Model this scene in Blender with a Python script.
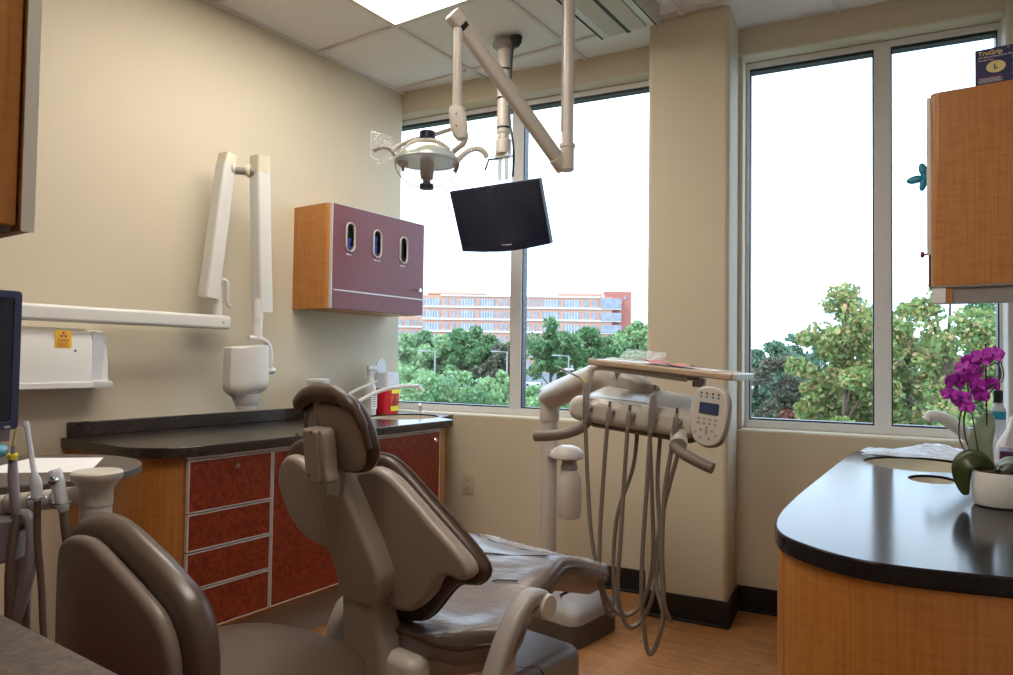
import bpy, math, random
import numpy as np
from mathutils import Vector, Matrix, Euler
random.seed(7)
for o in list(bpy.data.objects): bpy.data.objects.remove(o)
S = bpy.context.scene
COL = S.collection
R = math.radians
# ---------------------------------------------------------------- camera
cd = bpy.data.cameras.new('camera'); cam = bpy.data.objects.new('camera', cd); COL.objects.link(cam)
cd.sensor_fit = 'HORIZONTAL'; cd.sensor_width = 36.0; cd.lens = 36.0 * 698.0 / 1013.0
cd.clip_start = 0.02; cd.clip_end = 3000
yaw, pit, rol = R(-33.99), R(1.713), R(0.795)
fw = Vector((math.sin(yaw) * math.cos(pit), math.cos(yaw) * math.cos(pit), math.sin(pit)))
r0 = Vector((math.cos(yaw), -math.sin(yaw), 0)); u0 = r0.cross(fw)
rr = r0 * math.cos(rol) + u0 * math.sin(rol); uu = rr.cross(fw)
m = Matrix((rr, uu, -fw)).transposed().to_4x4(); m.translation = (0, 0, 1.17)
cam.matrix_world = m
S.camera = cam
# ---------------------------------------------------------------- sky, sun, exposure
w = bpy.data.worlds.new('sky'); S.world = w; w.use_nodes = True
nt = w.node_tree; nt.nodes.clear(); N = nt.nodes; LK = nt.links
out = N.new('ShaderNodeOutputWorld'); bg = N.new('ShaderNodeBackground'); LK.new(bg.outputs[0], out.inputs[0])
tc = N.new('ShaderNodeTexCoord'); mp = N.new('ShaderNodeMapping'); mp.inputs['Scale'].default_value = (1, 1, 3)
nz = N.new('ShaderNodeTexNoise'); nz.inputs['Scale'].default_value = 2.6; nz.inputs['Detail'].default_value = 6
cr = N.new('ShaderNodeValToRGB')
cr.color_ramp.elements[0].position = 0.36; cr.color_ramp.elements[0].color = (0.50, 0.72, 1.0, 1)
cr.color_ramp.elements[1].position = 0.56; cr.color_ramp.elements[1].color = (0.74, 0.87, 1.0, 1)
LK.new(tc.outputs['Generated'], mp.inputs[0]); LK.new(mp.outputs[0], nz.inputs[0]); LK.new(nz.outputs['Fac'], cr.inputs[0]); LK.new(cr.outputs[0], bg.inputs[0])
SKY = 11.0
bg.inputs[1].default_value = SKY
sl = bpy.data.lights.new('sun', 'SUN'); sun = bpy.data.objects.new('sun', sl); COL.objects.link(sun)
sl.energy = 8.0; sl.angle = R(12); sl.color = (1.0, 0.95, 0.86)
sun.rotation_euler = (R(48), 0, R(-28))
S.view_settings.view_transform = 'Standard'; S.view_settings.look = 'None'
S.view_settings.exposure = -1.34; S.view_settings.gamma = 1.0; S.view_settings.use_curve_mapping = False
# ---------------------------------------------------------------- materials
def mat(name, col, rough=.5, metal=0., bump=0., bscale=40., var=0., vscale=8., col2=None, stretch=(1, 1, 1), spec=.5, trans=0., alpha=1., coat=0., emit=None, sheen=0.):
    mt = bpy.data.materials.new(name); mt.use_nodes = True
    t = mt.node_tree; b = t.nodes['Principled BSDF']
    b.inputs['Base Color'].default_value = (*col, 1); b.inputs['Roughness'].default_value = rough; b.inputs['Metallic'].default_value = metal
    b.inputs['Specular IOR Level'].default_value = spec; b.inputs['Transmission Weight'].default_value = trans; b.inputs['Alpha'].default_value = alpha
    b.inputs['Coat Weight'].default_value = coat
    if emit: b.inputs['Emission Color'].default_value = (*emit[0], 1); b.inputs['Emission Strength'].default_value = emit[1]
    if var or bump or col2:
        tc = t.nodes.new('ShaderNodeTexCoord'); mp = t.nodes.new('ShaderNodeMapping'); mp.inputs['Scale'].default_value = stretch
        t.links.new(tc.outputs['Object'], mp.inputs[0])
    if col2 or var:
        n = t.nodes.new('ShaderNodeTexNoise'); n.inputs['Scale'].default_value = vscale; n.inputs['Detail'].default_value = 5
        t.links.new(mp.outputs[0], n.inputs[0])
        c = t.nodes.new('ShaderNodeValToRGB'); c2 = col2 or tuple(x * (1 - var) for x in col)
        c.color_ramp.elements[0].position = .36; c.color_ramp.elements[1].position = .64
        c.color_ramp.elements[0].color = (*c2, 1); c.color_ramp.elements[1].color = (*col, 1)
        t.links.new(n.outputs['Fac'], c.inputs[0]); t.links.new(c.outputs[0], b.inputs['Base Color'])
    if bump:
        n2 = t.nodes.new('ShaderNodeTexNoise'); n2.inputs['Scale'].default_value = bscale; n2.inputs['Detail'].default_value = 3
        bp = t.nodes.new('ShaderNodeBump'); bp.inputs['Strength'].default_value = bump; bp.inputs['Distance'].default_value = .01
        t.links.new(mp.outputs[0], n2.inputs[0]); t.links.new(n2.outputs['Fac'], bp.inputs['Height']); t.links.new(bp.outputs[0], b.inputs['Normal'])
    return mt
M = {}
M['wall'] = mat('wall_paint', (.585, .52, .395), .75, bump=.06, bscale=220, var=.03, vscale=2)
M['white_wall'] = mat('light_paint', (.62, .60, .56), .7, bump=.05, bscale=200)
M['tile'] = mat('ceiling_tile', (.80, .79, .80), .9, bump=.25, bscale=160, var=.06, vscale=60)
M['grid'] = mat('ceiling_grid', (.68, .65, .62), .5, var=.03, vscale=9)
M['black'] = mat('black_rubber', (.004, .004, .005), .5, var=.2, vscale=30)
M['frame'] = mat('window_aluminium', (.72, .72, .72), .42, metal=.0, var=.04, vscale=20)
M['gasket'] = mat('window_gasket', (.02, .025, .04), .4, var=.2, vscale=30)
M['alu'] = mat('brushed_aluminium', (.62, .61, .60), .32, metal=.25, var=.08, vscale=60, stretch=(1, 1, 12))
M['chrome'] = mat('chrome', (.75, .75, .75), .15, metal=1, var=.04, vscale=40)
M['steel'] = mat('tool_steel', (.42, .40, .38), .3, metal=.9, var=.08, vscale=90)
M['red'] = mat('mottled_red_laminate', (.230, .034, .010), .38, col2=(.115, .016, .006), vscale=75, spec=.35)
M['plum'] = mat('woven_plum_laminate', (.20, .062, .075), .45, col2=(.145, .048, .060), vscale=240, spec=.5, stretch=(1, 1, .4))
M['ctop'] = mat('dark_speckled_stone', (.040, .028, .023), .24, col2=(.015, .011, .010), vscale=260, spec=.6)
M['ctop2'] = mat('polished_speckled_stone', (.022, .017, .017), .15, col2=(.010, .008, .009), vscale=330, spec=.12)
M['ctop3'] = mat('brown_flecked_stone', (.095, .060, .045), .45, col2=(.030, .024, .024), vscale=110)
M['kick'] = mat('grey_plinth', (.25, .225, .21), .5, var=.05, vscale=14)
M['taupe'] = mat('taupe_moulded_plastic', (.255, .205, .175), .40, var=.03, vscale=4, bump=.02, bscale=300)
M['cream'] = mat('cream_moulded_plastic', (.50, .465, .42), .32, var=.03, vscale=5)
M['grey'] = mat('grey_moulded_plastic', (.29, .262, .25), .42, var=.03, vscale=6)
M['dgrey'] = mat('dark_grey_plastic', (.075, .06, .05), .45, var=.1, vscale=12)
M['white'] = mat('white_enamel', (.66, .655, .64), .25, var=.02, vscale=5)
M['ivory'] = mat('ivory_plastic', (.60, .56, .42), .35, var=.03, vscale=8)
M['brown'] = mat('brown_vinyl', (.060, .035, .023), .38, bump=.05, bscale=14, var=.15, vscale=6, spec=.4)
M['seatv'] = mat('soft_brown_vinyl', (.145, .112, .104), .34, bump=.7, bscale=9, var=.12, vscale=7, spec=.8, stretch=(.8, 1.8, 1))
M['stoolv'] = mat('dark_taupe_vinyl', (.080, .052, .038), .33, bump=.05, bscale=10, var=.08, vscale=6, spec=.6)
M['hose'] = mat('grey_brown_tubing', (.16, .125, .10), .33, var=.08, vscale=30)
M['hoselite'] = mat('pale_lilac_tubing', (.34, .32, .36), .3, var=.08, vscale=30)
M['handle'] = mat('brown_grip', (.155, .12, .095), .42, var=.05, vscale=20)
M['tray'] = mat('tan_tray', (.44, .33, .235), .42, var=.06, vscale=8)
M['paper'] = mat('white_paper', (.80, .80, .81), .7, var=.02, vscale=7)
M['pink'] = mat('pink_napkin', (.62, .27, .27), .8, bump=.3, bscale=60, var=.08, vscale=18)
M['screen'] = mat('dark_glass_screen', (.010, .014, .032), .18, var=.2, vscale=3)
M['bezel'] = mat('black_bezel', (.010, .012, .032), .3, var=.1, vscale=8)
M['bluebez'] = mat('slate_blue_bezel', (.028, .042, .11), .35, var=.1, vscale=8)
M['lcd'] = mat('dim_blue_lcd', (.035, .05, .12), .3, var=.1, vscale=12)
M['yellow'] = mat('yellow_label', (.78, .47, .03), .6, var=.04, vscale=12)
M['yellow2'] = mat('lemon_label', (.85, .72, .03), .6, var=.04, vscale=12)
M['magenta'] = mat('magenta_ink', (.45, .03, .12), .6, var=.05, vscale=20)
M['sharps'] = mat('red_plastic', (.62, .012, .03), .3, var=.06, vscale=12)
M['orangel'] = mat('orange_red_label', (.72, .075, .02), .5, var=.05, vscale=12)
M['ink'] = mat('dark_ink', (.03, .02, .02), .6, var=.1, vscale=30)
M['lightink'] = mat('pale_ink', (.7, .62, .68), .6, var=.05, vscale=30)
M['navy'] = mat('navy_card', (.014, .016, .085), .4, var=.08, vscale=20)
M['gold'] = mat('pale_gold_ink', (.62, .52, .25), .6, var=.05, vscale=30)
M['mint'] = mat('mint_ink', (.25, .55, .55), .6, var=.05, vscale=30)
M['blueglove'] = mat('blue_nitrile', (.015, .055, .42), .45, bump=.5, bscale=30, var=.4, vscale=30)
M['teal'] = mat('teal_plastic', (.01, .26, .42), .4, var=.1, vscale=10)
M['aqua'] = mat('aqua_tinted_plastic', (.10, .33, .42), .25, var=.15, vscale=14)
M['ceramic'] = mat('white_glazed_ceramic', (.66, .65, .63), .18, var=.02, vscale=7)
M['soil'] = mat('bark_soil', (.06, .035, .02), .95, bump=1, bscale=70, var=.5, vscale=60)
M['petal'] = mat('purple_petal', (.48, .022, .50), .5, col2=(.30, .01, .34), vscale=45, bump=.3, bscale=60)
M['petalc'] = mat('deep_purple_lip', (.11, .0, .09), .45, var=.2, vscale=40)
M['stem'] = mat('brown_green_stem', (.045, .045, .02), .5, var=.2, vscale=40)
M['oleaf'] = mat('orchid_leaf', (.055, .10, .025), .32, var=.25, vscale=14, spec=.6)
M['darkleaf'] = mat('dark_orchid_leaf', (.035, .05, .012), .35, var=.3, vscale=12)
M['purplebox'] = mat('dark_purple_card', (.07, .02, .07), .45, var=.1, vscale=12)
M['outlet'] = mat('almond_plastic', (.50, .43, .30), .4, var=.03, vscale=20)
M['clearp'] = mat('clear_wrap', (.92, .95, 1.0), .12, alpha=.18, var=.05, vscale=8, bump=1.0, bscale=35, spec=1.)
M['milky'] = mat('milky_plastic', (.72, .74, .80), .25, alpha=.72, var=.05, vscale=10)
M['bottleg'] = mat('frosted_bottle', (.58, .53, .48), .35, alpha=.85, var=.06, vscale=12)
M['dish'] = mat('mirror_dish_glass', (.52, .60, .58), .16, metal=.35, alpha=.80, col2=(.60, .60, .48), vscale=9)
M['shield'] = mat('clear_lamp_shield', (.9, .94, 1.0), .06, alpha=.22, var=.02, vscale=4, spec=1.)
M['sink'] = mat('biscuit_sink', (.62, .57, .45), .3, var=.02, vscale=6)
M['cable'] = mat('black_cable', (.01, .01, .012), .5, var=.1, vscale=20)
M['diff'] = mat('prismatic_diffuser', (.85, .9, .88), .5, emit=((1.0, .93, .82), 38.0), var=.02, vscale=40)
M['ctop3b'] = mat('brown_grey_laminate', (.085, .062, .055), .4, var=.2, vscale=60)
M['palel'] = mat('pale_green_leaf', (.20, .26, .19), .4, var=.25, vscale=16, spec=.6)
M['clearbag'] = mat('crinkled_clear_film', (.92, .95, 1.0), .15, alpha=.62, var=.06, vscale=16, bump=1., bscale=60, spec=1.)
M['taupe2'] = mat('dark_taupe_plastic', (.165, .125, .105), .40, var=.03, vscale=4)
def glass():
    mt = bpy.data.materials.new('window_glass'); mt.use_nodes = True; t = mt.node_tree; t.nodes.clear()
    o = t.nodes.new('ShaderNodeOutputMaterial'); a = t.nodes.new('ShaderNodeBsdfTransparent'); g = t.nodes.new('ShaderNodeBsdfGlossy'); x = t.nodes.new('ShaderNodeMixShader')
    a.inputs[0].default_value = (.95, .97, .98, 1); g.inputs['Roughness'].default_value = .02; x.inputs[0].default_value = .05
    t.links.new(a.outputs[0], x.inputs[1]); t.links.new(g.outputs[0], x.inputs[2]); t.links.new(x.outputs[0], o.inputs[0]); return mt
M['glass'] = glass()
def woodlam(name, c1, c2, c3, rough=.35):
    mt = bpy.data.materials.new(name); mt.use_nodes = True; t = mt.node_tree; b = t.nodes['Principled BSDF']
    tc = t.nodes.new('ShaderNodeTexCoord')
    def nz(sc, s, d=4):
        mp = t.nodes.new('ShaderNodeMapping'); mp.inputs['Scale'].default_value = sc; n = t.nodes.new('ShaderNodeTexNoise'); n.inputs['Scale'].default_value = s; n.inputs['Detail'].default_value = d
        t.links.new(tc.outputs['Object'], mp.inputs[0]); t.links.new(mp.outputs[0], n.inputs[0]); return n
    n1 = nz((1, 1, .03), 150); n2 = nz((.3, .3, 1.6), 60, 6)
    mx = t.nodes.new('ShaderNodeMath'); mx.operation = 'ADD'; t.links.new(n1.outputs['Fac'], mx.inputs[0])
    ml = t.nodes.new('ShaderNodeMath'); ml.operation = 'MULTIPLY'; ml.inputs[1].default_value = .7; t.links.new(n2.outputs['Fac'], ml.inputs[0]); t.links.new(ml.outputs[0], mx.inputs[1])
    c = t.nodes.new('ShaderNodeValToRGB'); e = c.color_ramp.elements; e[0].position = .62; e[0].color = (*c3, 1); e[1].position = 1.08 if False else 1.0; e[1].color = (*c1, 1); k = e.new(.82); k.color = (*c2, 1)
    t.links.new(mx.outputs[0], c.inputs[0]); t.links.new(c.outputs[0], b.inputs['Base Color']); b.inputs['Roughness'].default_value = rough; return mt
M['maple'] = woodlam('quartered_maple_laminate', (.42, .175, .042), (.385, .150, .033), (.325, .118, .024))
def floorwood():
    mt = bpy.data.materials.new('plank_flooring'); mt.use_nodes = True; t = mt.node_tree; b = t.nodes['Principled BSDF']
    tc = t.nodes.new('ShaderNodeTexCoord'); mp = t.nodes.new('ShaderNodeMapping'); mp.inputs['Rotation'].default_value = (0, 0, R(90 - 0))
    br = t.nodes.new('ShaderNodeTexBrick'); br.inputs['Scale'].default_value = 1; br.inputs['Brick Width'].default_value = .95; br.inputs['Row Height'].default_value = .10; br.inputs['Mortar Size'].default_value = .0006; br.offset = .37
    br.inputs['Color1'].default_value = (.43, .205, .075, 1); br.inputs['Color2'].default_value = (.34, .150, .052, 1); br.inputs['Mortar'].default_value = (.16, .06, .02, 1)
    t.links.new(tc.outputs['Object'], mp.inputs[0]); t.links.new(mp.outputs[0], br.inputs['Vector'])
    m2 = t.nodes.new('ShaderNodeMapping'); m2.inputs['Rotation'].default_value = (0, 0, R(90)); m2.inputs['Scale'].default_value = (1.2, 9, 1)
    n = t.nodes.new('ShaderNodeTexNoise'); n.inputs['Scale'].default_value = 5; n.inputs['Detail'].default_value = 8; n.inputs['Distortion'].default_value = .6
    t.links.new(tc.outputs['Object'], m2.inputs[0]); t.links.new(m2.outputs[0], n.inputs[0])
    mx = t.nodes.new('ShaderNodeMix'); mx.data_type = 'RGBA'; mx.blend_type = 'MULTIPLY'; mx.inputs[0].default_value = .75
    c = t.nodes.new('ShaderNodeValToRGB'); c.color_ramp.elements[0].position = .3; c.color_ramp.elements[0].color = (.55, .48, .42, 1); c.color_ramp.elements[1].position = .65; c.color_ramp.elements[1].color = (1.15, 1.12, 1.1, 1)
    t.links.new(n.outputs['Fac'], c.inputs[0]); t.links.new(br.outputs['Color'], mx.inputs[6]); t.links.new(c.outputs[0], mx.inputs[7]); t.links.new(mx.outputs[2], b.inputs['Base Color'])
    b.inputs['Roughness'].default_value = .34; return mt
M['floor'] = floorwood()
# ---------------------------------------------------------------- mesh builder
V = Vector
def frame(d):
    d = V(d).normalized(); a = V((0, 0, 1)) if abs(d.z) < .95 else V((1, 0, 0))
    x = a.cross(d).normalized(); return x, d.cross(x).normalized(), d
class MB:
    def __init__(s): s.v = []; s.f = []
    def add(s, vs, fs):
        k = len(s.v); s.v += [V(p) for p in vs]; s.f += [[i + k for i in f] for f in fs]; return s
    def obox(s, c, ax, ay, az):
        c, ax, ay, az = V(c), V(ax), V(ay), V(az)
        vs = [c + ax * i + ay * j + az * k for k in (-1, 1) for j in (-1, 1) for i in (-1, 1)]
        fl = ax.cross(ay).dot(az) < 0
        fs = [[0, 2, 3, 1], [4, 5, 7, 6], [0, 1, 5, 4], [2, 6, 7, 3], [0, 4, 6, 2], [1, 3, 7, 5]]
        return s.add(vs, [f[::-1] for f in fs] if fl else fs)
    def box(s, x0, y0, z0, x1, y1, z1):
        return s.obox(((x0 + x1) / 2, (y0 + y1) / 2, (z0 + z1) / 2), (abs(x1 - x0) / 2, 0, 0), (0, abs(y1 - y0) / 2, 0), (0, 0, abs(z1 - z0) / 2))
    def rings(s, rs, cap=True, closed=False):
        n = len(rs[0]); vs = [p for r in rs for p in r]; fs = []
        m = len(rs)
        for i in range(m if closed else m - 1):
            a = i * n; b = ((i + 1) % m) * n
            for j in range(n): k = (j + 1) % n; fs.append([a + j, a + k, b + k, b + j])
        if cap and not closed: fs.append(list(range(n))[::-1]); fs.append(list(range((m - 1) * n, m * n)))
        return s.add(vs, fs)
    def tube(s, path, r, n=10, flat=None, closed=False, up=None):
        P = [V(p) for p in path]; m = len(P); rs = []; rad = r if hasattr(r, '__len__') else [r] * m
        px = None
        for i in range(m):
            if closed: t = P[(i + 1) % m] - P[i - 1]
            else: t = P[min(i + 1, m - 1)] - P[max(i - 1, 0)]
            t.normalize()
            if up is not None: x = V(up).cross(t).normalized()
            elif px is None: x = frame(t)[0]
            else:
                x = px - t * px.dot(t); x = x.normalized() if x.length > 1e-6 else frame(t)[0]
            px = x; y = t.cross(x)
            ra = rad[i]; rb = ra * (flat or 1)
            rs.append([P[i] + x * math.cos(2 * math.pi * j / n) * ra + y * math.sin(2 * math.pi * j / n) * rb for j in range(n)])
        return s.rings(rs, True, closed)
    def cyl(s, p0, p1, r0, r1=None, n=24): return s.tube([p0, p1], [r0, r0 if r1 is None else r1], n)
    def lathe(s, c, prof, axis=(0, 0, 1), n=32, squash=1.):
        x, y, d = frame(axis); c = V(c); rs = []
        if V(axis).normalized().z > .95: x, y = V((1, 0, 0)), V((0, 1, 0))
        for r, h in prof:
            r = max(r, 1e-4); rs.append([c + d * h + x * math.cos(2 * math.pi * j / n) * r + y * math.sin(2 * math.pi * j / n) * r * squash for j in range(n)])
        return s.rings(rs)
    def ell(s, c, rx, ry, rz, n=20, m=10, ax=None):
        ax = ax or (V((1, 0, 0)), V((0, 1, 0)), V((0, 0, 1))); rs = []
        for i in range(m + 1):
            th = math.pi * (i / m) ; rs.append([V(c) + ax[0] * rx * math.sin(th + 1e-4) * math.cos(2 * math.pi * j / n) + ax[1] * ry * math.sin(th + 1e-4) * math.sin(2 * math.pi * j / n) - ax[2] * rz * math.cos(th) for j in range(n)])
        return s.rings(rs)
    def slab(s, c2, o, ax, ay, h0, h1, r=.0, dome=0., dn=4, k=3):
        """outline c2 in the plane (o, ax, ay), extruded h0..h1 along ax x ay, edges rounded by r, far face domed"""
        o, ax, ay = V(o), V(ax).normalized(), V(ay).normalized(); az = ax.cross(ay)
        A = sum(c2[i - 1][0] * c2[i][1] - c2[i][0] * c2[i - 1][1] for i in range(len(c2)))
        if A < 0: c2 = c2[::-1]
        n = len(c2)
        def inset(d):
            o2 = []
            for i in range(n):
                a, b = c2[i - 1], c2[(i + 1) % n]; t = V((b[0] - a[0], b[1] - a[1])); t = t.normalized() if t.length > 0 else t
                o2.append((c2[i][0] - t.y * d, c2[i][1] + t.x * d))
            return o2
        rs = []
        def ring(pts, h): rs.append([o + ax * p[0] + ay * p[1] + az * h for p in pts])
        if r > 0:
            for i in range(k + 1):
                a = math.pi / 2 * i / k; ring(inset(r * (1 - math.sin(a))), h0 + r * (1 - math.cos(a)))
            for i in range(k + 1):
                a = math.pi / 2 * i / k; ring(inset(r * (1 - math.cos(a))), h1 - r * (1 - math.sin(a)))
        else: ring(c2, h0); ring(c2, h1)
        if dome:
            base = inset(r) ; cx = sum(p[0] for p in base) / n; cy = sum(p[1] for p in base) / n
            for i in range(1, dn + 1):
                q = 1 - .93 * i / dn; ring([(cx + (p[0] - cx) * q, cy + (p[1] - cy) * q) for p in base], h1 + dome * (1 - q * q))
        return s.rings(rs)
    def quad(s, a, b, c, d): return s.add([a, b, c, d], [[0, 1, 2, 3]])
def cr2(pts, n=4, closed=True):
    """Catmull-Rom through points of any dimension"""
    P = [V(p) for p in pts]; m = len(P); out = []
    for i in range(m if closed else m - 1):
        if closed: a, b, c, d = P[i - 1], P[i], P[(i + 1) % m], P[(i + 2) % m]
        else: a, b, c, d = P[max(i - 1, 0)], P[i], P[i + 1], P[min(i + 2, m - 1)]
        for j in range(n):
            t = j / n; out.append(.5 * ((2 * b) + (c - a) * t + (2 * a - 5 * b + 4 * c - d) * t * t + (3 * b - a - 3 * c + d) * t ** 3))
    if not closed: out.append(P[-1])
    return out
def rrect(w, h, r, n=5, cx=0, cy=0):
    o = []
    for sx, sy, a0 in ((1, 1, 0), (-1, 1, 90), (-1, -1, 180), (1, -1, 270)):
        for i in range(n + 1):
            a = R(a0 + 90 * i / n); o.append((cx + sx * (w / 2 - r) + r * math.cos(a), cy + sy * (h / 2 - r) + r * math.sin(a)))
    return o
def ellp(a, b, n=32, cx=0, cy=0, p=2.):
    o = []
    for i in range(n):
        t = 2 * math.pi * i / n; c, s_ = math.cos(t), math.sin(t)
        o.append((cx + a * math.copysign(abs(c) ** (2 / p), c), cy + b * math.copysign(abs(s_) ** (2 / p), s_)))
    return o
OFF = {}
def root(name, loc, label, cat, group=None):
    o = bpy.data.objects.new(name, None); o.empty_display_size = .1; COL.objects.link(o); o.location = loc; OFF[o] = V(loc)
    o['label'] = label; o['category'] = cat
    if group: o['group'] = group
    return o
def obj(name, mb, mt, parent=None, bevel=0., sub=0, sharp=35, smooth=True, label=None, cat=None, group=None, kind=None, origin=None, seg=2):
    vs = mb.v
    if parent is not None: off = OFF[parent]
    else:
        if origin is not None: off = V(origin)
        else:
            xs = [p.x for p in vs]; ys = [p.y for p in vs]; zs = [p.z for p in vs]
            off = V(((min(xs) + max(xs)) / 2, (min(ys) + max(ys)) / 2, min(zs)))
    me = bpy.data.meshes.new(name); me.from_pydata([tuple(p - off) for p in vs], [], mb.f); me.validate(); me.update()
    o = bpy.data.objects.new(name, me); COL.objects.link(o); OFF[o] = off
    if parent is not None: o.parent = parent
    else: o.location = off
    me.materials.append(M[mt] if isinstance(mt, str) else mt)
    if smooth:
        me.polygons.foreach_set('use_smooth', [True] * len(me.polygons)); me.set_sharp_from_angle(angle=R(sharp))
    if bevel: b = o.modifiers.new('bevel', 'BEVEL'); b.width = bevel; b.segments = seg; b.limit_method = 'ANGLE'; b.angle_limit = R(40)
    if sub: b = o.modifiers.new('sub', 'SUBSURF'); b.levels = sub; b.render_levels = sub
    if name in ('back_shell', 'headrest_shell', 'spine_cover', 'spine_link', 'keypad', 'housing', 'headrest_bracket', 'head', 'pump_cover', 'cover_cap', 'seat_support', 'lid', 'slab', 'tabletop', 'instrument_tray', 'tubehead', 'horizontal_arm', 'lower_link', 'upper_link', 'carcass'): o.modifiers.new('wn', 'WEIGHTED_NORMAL').keep_sharp = True
    if label: o['label'] = label
    if cat: o['category'] = cat
    if group: o['group'] = group
    if kind: o['kind'] = kind
    return o
def struct(name, mb, mt, **k): return obj(name, mb, mt, kind='structure', **k)
def tree_copy(o, delta, parent=None, label=None):
    c = o.copy(); COL.objects.link(c); OFF[c] = OFF[o] + V(delta)
    if parent is not None: c.parent = parent
    else: c.location = o.location + V(delta)
    if label: c['label'] = label
    for ch in o.children: tree_copy(ch, delta, c)
    return c
def text(name, s, size, o, ax, ay, mt, parent, depth=.0006, align='LEFT', bold=0.):
    cu = bpy.data.curves.new(name, 'FONT'); cu.body = s; cu.size = size; cu.extrude = depth; cu.align_x = align; cu.offset = bold; cu.resolution_u = 3
    t = bpy.data.objects.new(name, cu); COL.objects.link(t); dg = bpy.context.evaluated_depsgraph_get()
    me = bpy.data.meshes.new_from_object(t.evaluated_get(dg)); bpy.data.objects.remove(t)
    ax, ay = V(ax).normalized(), V(ay).normalized(); az = ax.cross(ay); o = V(o)
    mb = MB(); mb.v = [o + ax * p.co.x + ay * p.co.y + az * p.co.z for p in me.vertices]; mb.f = [list(p.vertices) for p in me.polygons]
    bpy.data.meshes.remove(me)
    return obj(name, mb, mt, parent, smooth=False)
X, Y, Z = V((1, 0, 0)), V((0, 1, 0)), V((0, 0, 1))
# ================================================================ the room
WA = R(7.77); P0 = V((-2.897, 3.125, 0)); WD = V((math.cos(WA), math.sin(WA), 0)); WN = V((-math.sin(WA), math.cos(WA), 0))
CE = 2.77; XL = -2.897; XR = .2; YB = -.32
def W(t, d, z): return P0 + WD * t + WN * d + Z * z
def wbox(mb, t0, t1, d0, d1, z0, z1):
    return mb.obox(W((t0 + t1) / 2, (d0 + d1) / 2, (z0 + z1) / 2), WD * (t1 - t0) / 2, WN * (d1 - d0) / 2, Z * (z1 - z0) / 2)
struct('floor', MB().box(XL - .1, YB - .1, -.12, 1.25, 3.62, 0), 'floor', origin=(0, 0, 0))
c = MB().slab([(XL - .1, YB - .1), (1.25, YB - .1), (1.25, 3.84), (XL - .1, 3.24)], (0, 0, 0), X, Y, CE + .012, CE + .15)
gx = [-2.336 + .606 * i for i in range(6)]; gy = [3.068 - .609 * i for i in range(6)]
ceil = struct('ceiling', c, 'tile', origin=(0, 0, 0))
g = MB()
for x in gx: g.box(x - .009, YB, CE, x + .009, 3.6, CE + .013)
for y in gy: g.box(XL, y - .009, CE - .0006, 1.2, y + .009, CE + .013)
g.box(XL, YB, CE - .001, XL + .02, 3.13, CE + .013)
obj('grid_bar', g, 'grid', ceil, smooth=False, origin=None)
struct('wall_left', MB().box(XL - .1, YB - .1, 0, XL, 3.127, CE + .05).box(XL - .5, 3.03, .8, XL - .0975, 3.205, 2.7), 'wall')  # second box is an unseen filler added to seal a light leak
wb = MB(); wbox(wb, -.35, 3.3, 0, .25, -.05, .85); wbox(wb, -.35, 3.3, 0, .25, 2.65, 2.95); wbox(wb, 1.60, 1.985, 0, .25, .85, 2.65)
struct('wall_window', wb, 'wall', bevel=.012)
wj = MB(); wbox(wj, 3.03, 3.3, -.012, .25, .80, CE + .03)
struct('wall_corner', wj, 'white_wall', bevel=.01)
wp = MB(); wbox(wp, 1.592, 1.963, -.27, .02, 0, CE + .03)
struct('wall_column', wp, 'wall', bevel=.022, seg=4)
struct('wall_right', MB().box(XR, 1.25, 0, XR + .1, 3.58, CE + .05).box(XR, 1.15, 0, 1.25, 1.25, CE + .05).box(1.15, YB - .1, 0, 1.25, 1.2, CE + .05), 'white_wall')
struct('wall_camera', MB().box(XL - .1, YB - .1, 0, 1.25, YB, CE + .05), 'wall')
b = MB()
def bb(t0, t1, d): wbox(b, t0, t1, d - .012, d, 0, .115); wbox(b, t0, t1, d - .022, d, 0, .012)
bb(.62, 1.592, 0); bb(1.58, 1.975, -.27); bb(1.963, 3.12, 0)
b.obox(W(1.586, -.135, .0575), WD * .006, WN * .135, Z * .0575); b.obox(W(1.969, -.14, .0575), WD * .006, WN * .13, Z * .0575)
struct('baseboard_window', b, 'black', bevel=.003)
# windows
def window(name, t0, t1, tm):
    f = MB(); z0, z1 = .85, 2.648; d0, d1 = .10, .17
    wbox(f, t0, t1, d0, d1, z0, z0 + .038); wbox(f, t0, t1, d0, d1, z1 - .03, z1)
    wbox(f, t0, t0 + .018, d0 + .002, d1, z0 + .038, z1 - .03); wbox(f, t1 - .02, t1, d0 + .002, d1, z0 + .038, z1 - .03)
    wbox(f, tm - .034, tm + .034, d0 - .002, d1, z0 + .038, z1 - .03)
    fr = struct(name, f, 'frame', bevel=.002)
    for a, e in ((t0 + .018, tm - .034), (tm + .034, t1 - .02)):
        k = MB(); zz0, zz1 = z0 + .038, z1 - .03; q = .006
        wbox(k, a, a + q, .108, .162, zz0, zz1); wbox(k, e - q, e, .108, .162, zz0, zz1); wbox(k, a, e, .108, .162, zz0, zz0 + .008); wbox(k, a, e, .108, .162, zz1 - .014, zz1)
        obj('gasket', k, 'gasket', fr, smooth=False)
        p = MB(); wbox(p, a + q, e - q, .134, .14, zz0 + .008, zz1 - .014); obj('pane', p, 'glass', fr, smooth=False)
window('window_1', -.32, 1.62, .738); window('window_2', 1.985, 3.04, 2.581)
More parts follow.
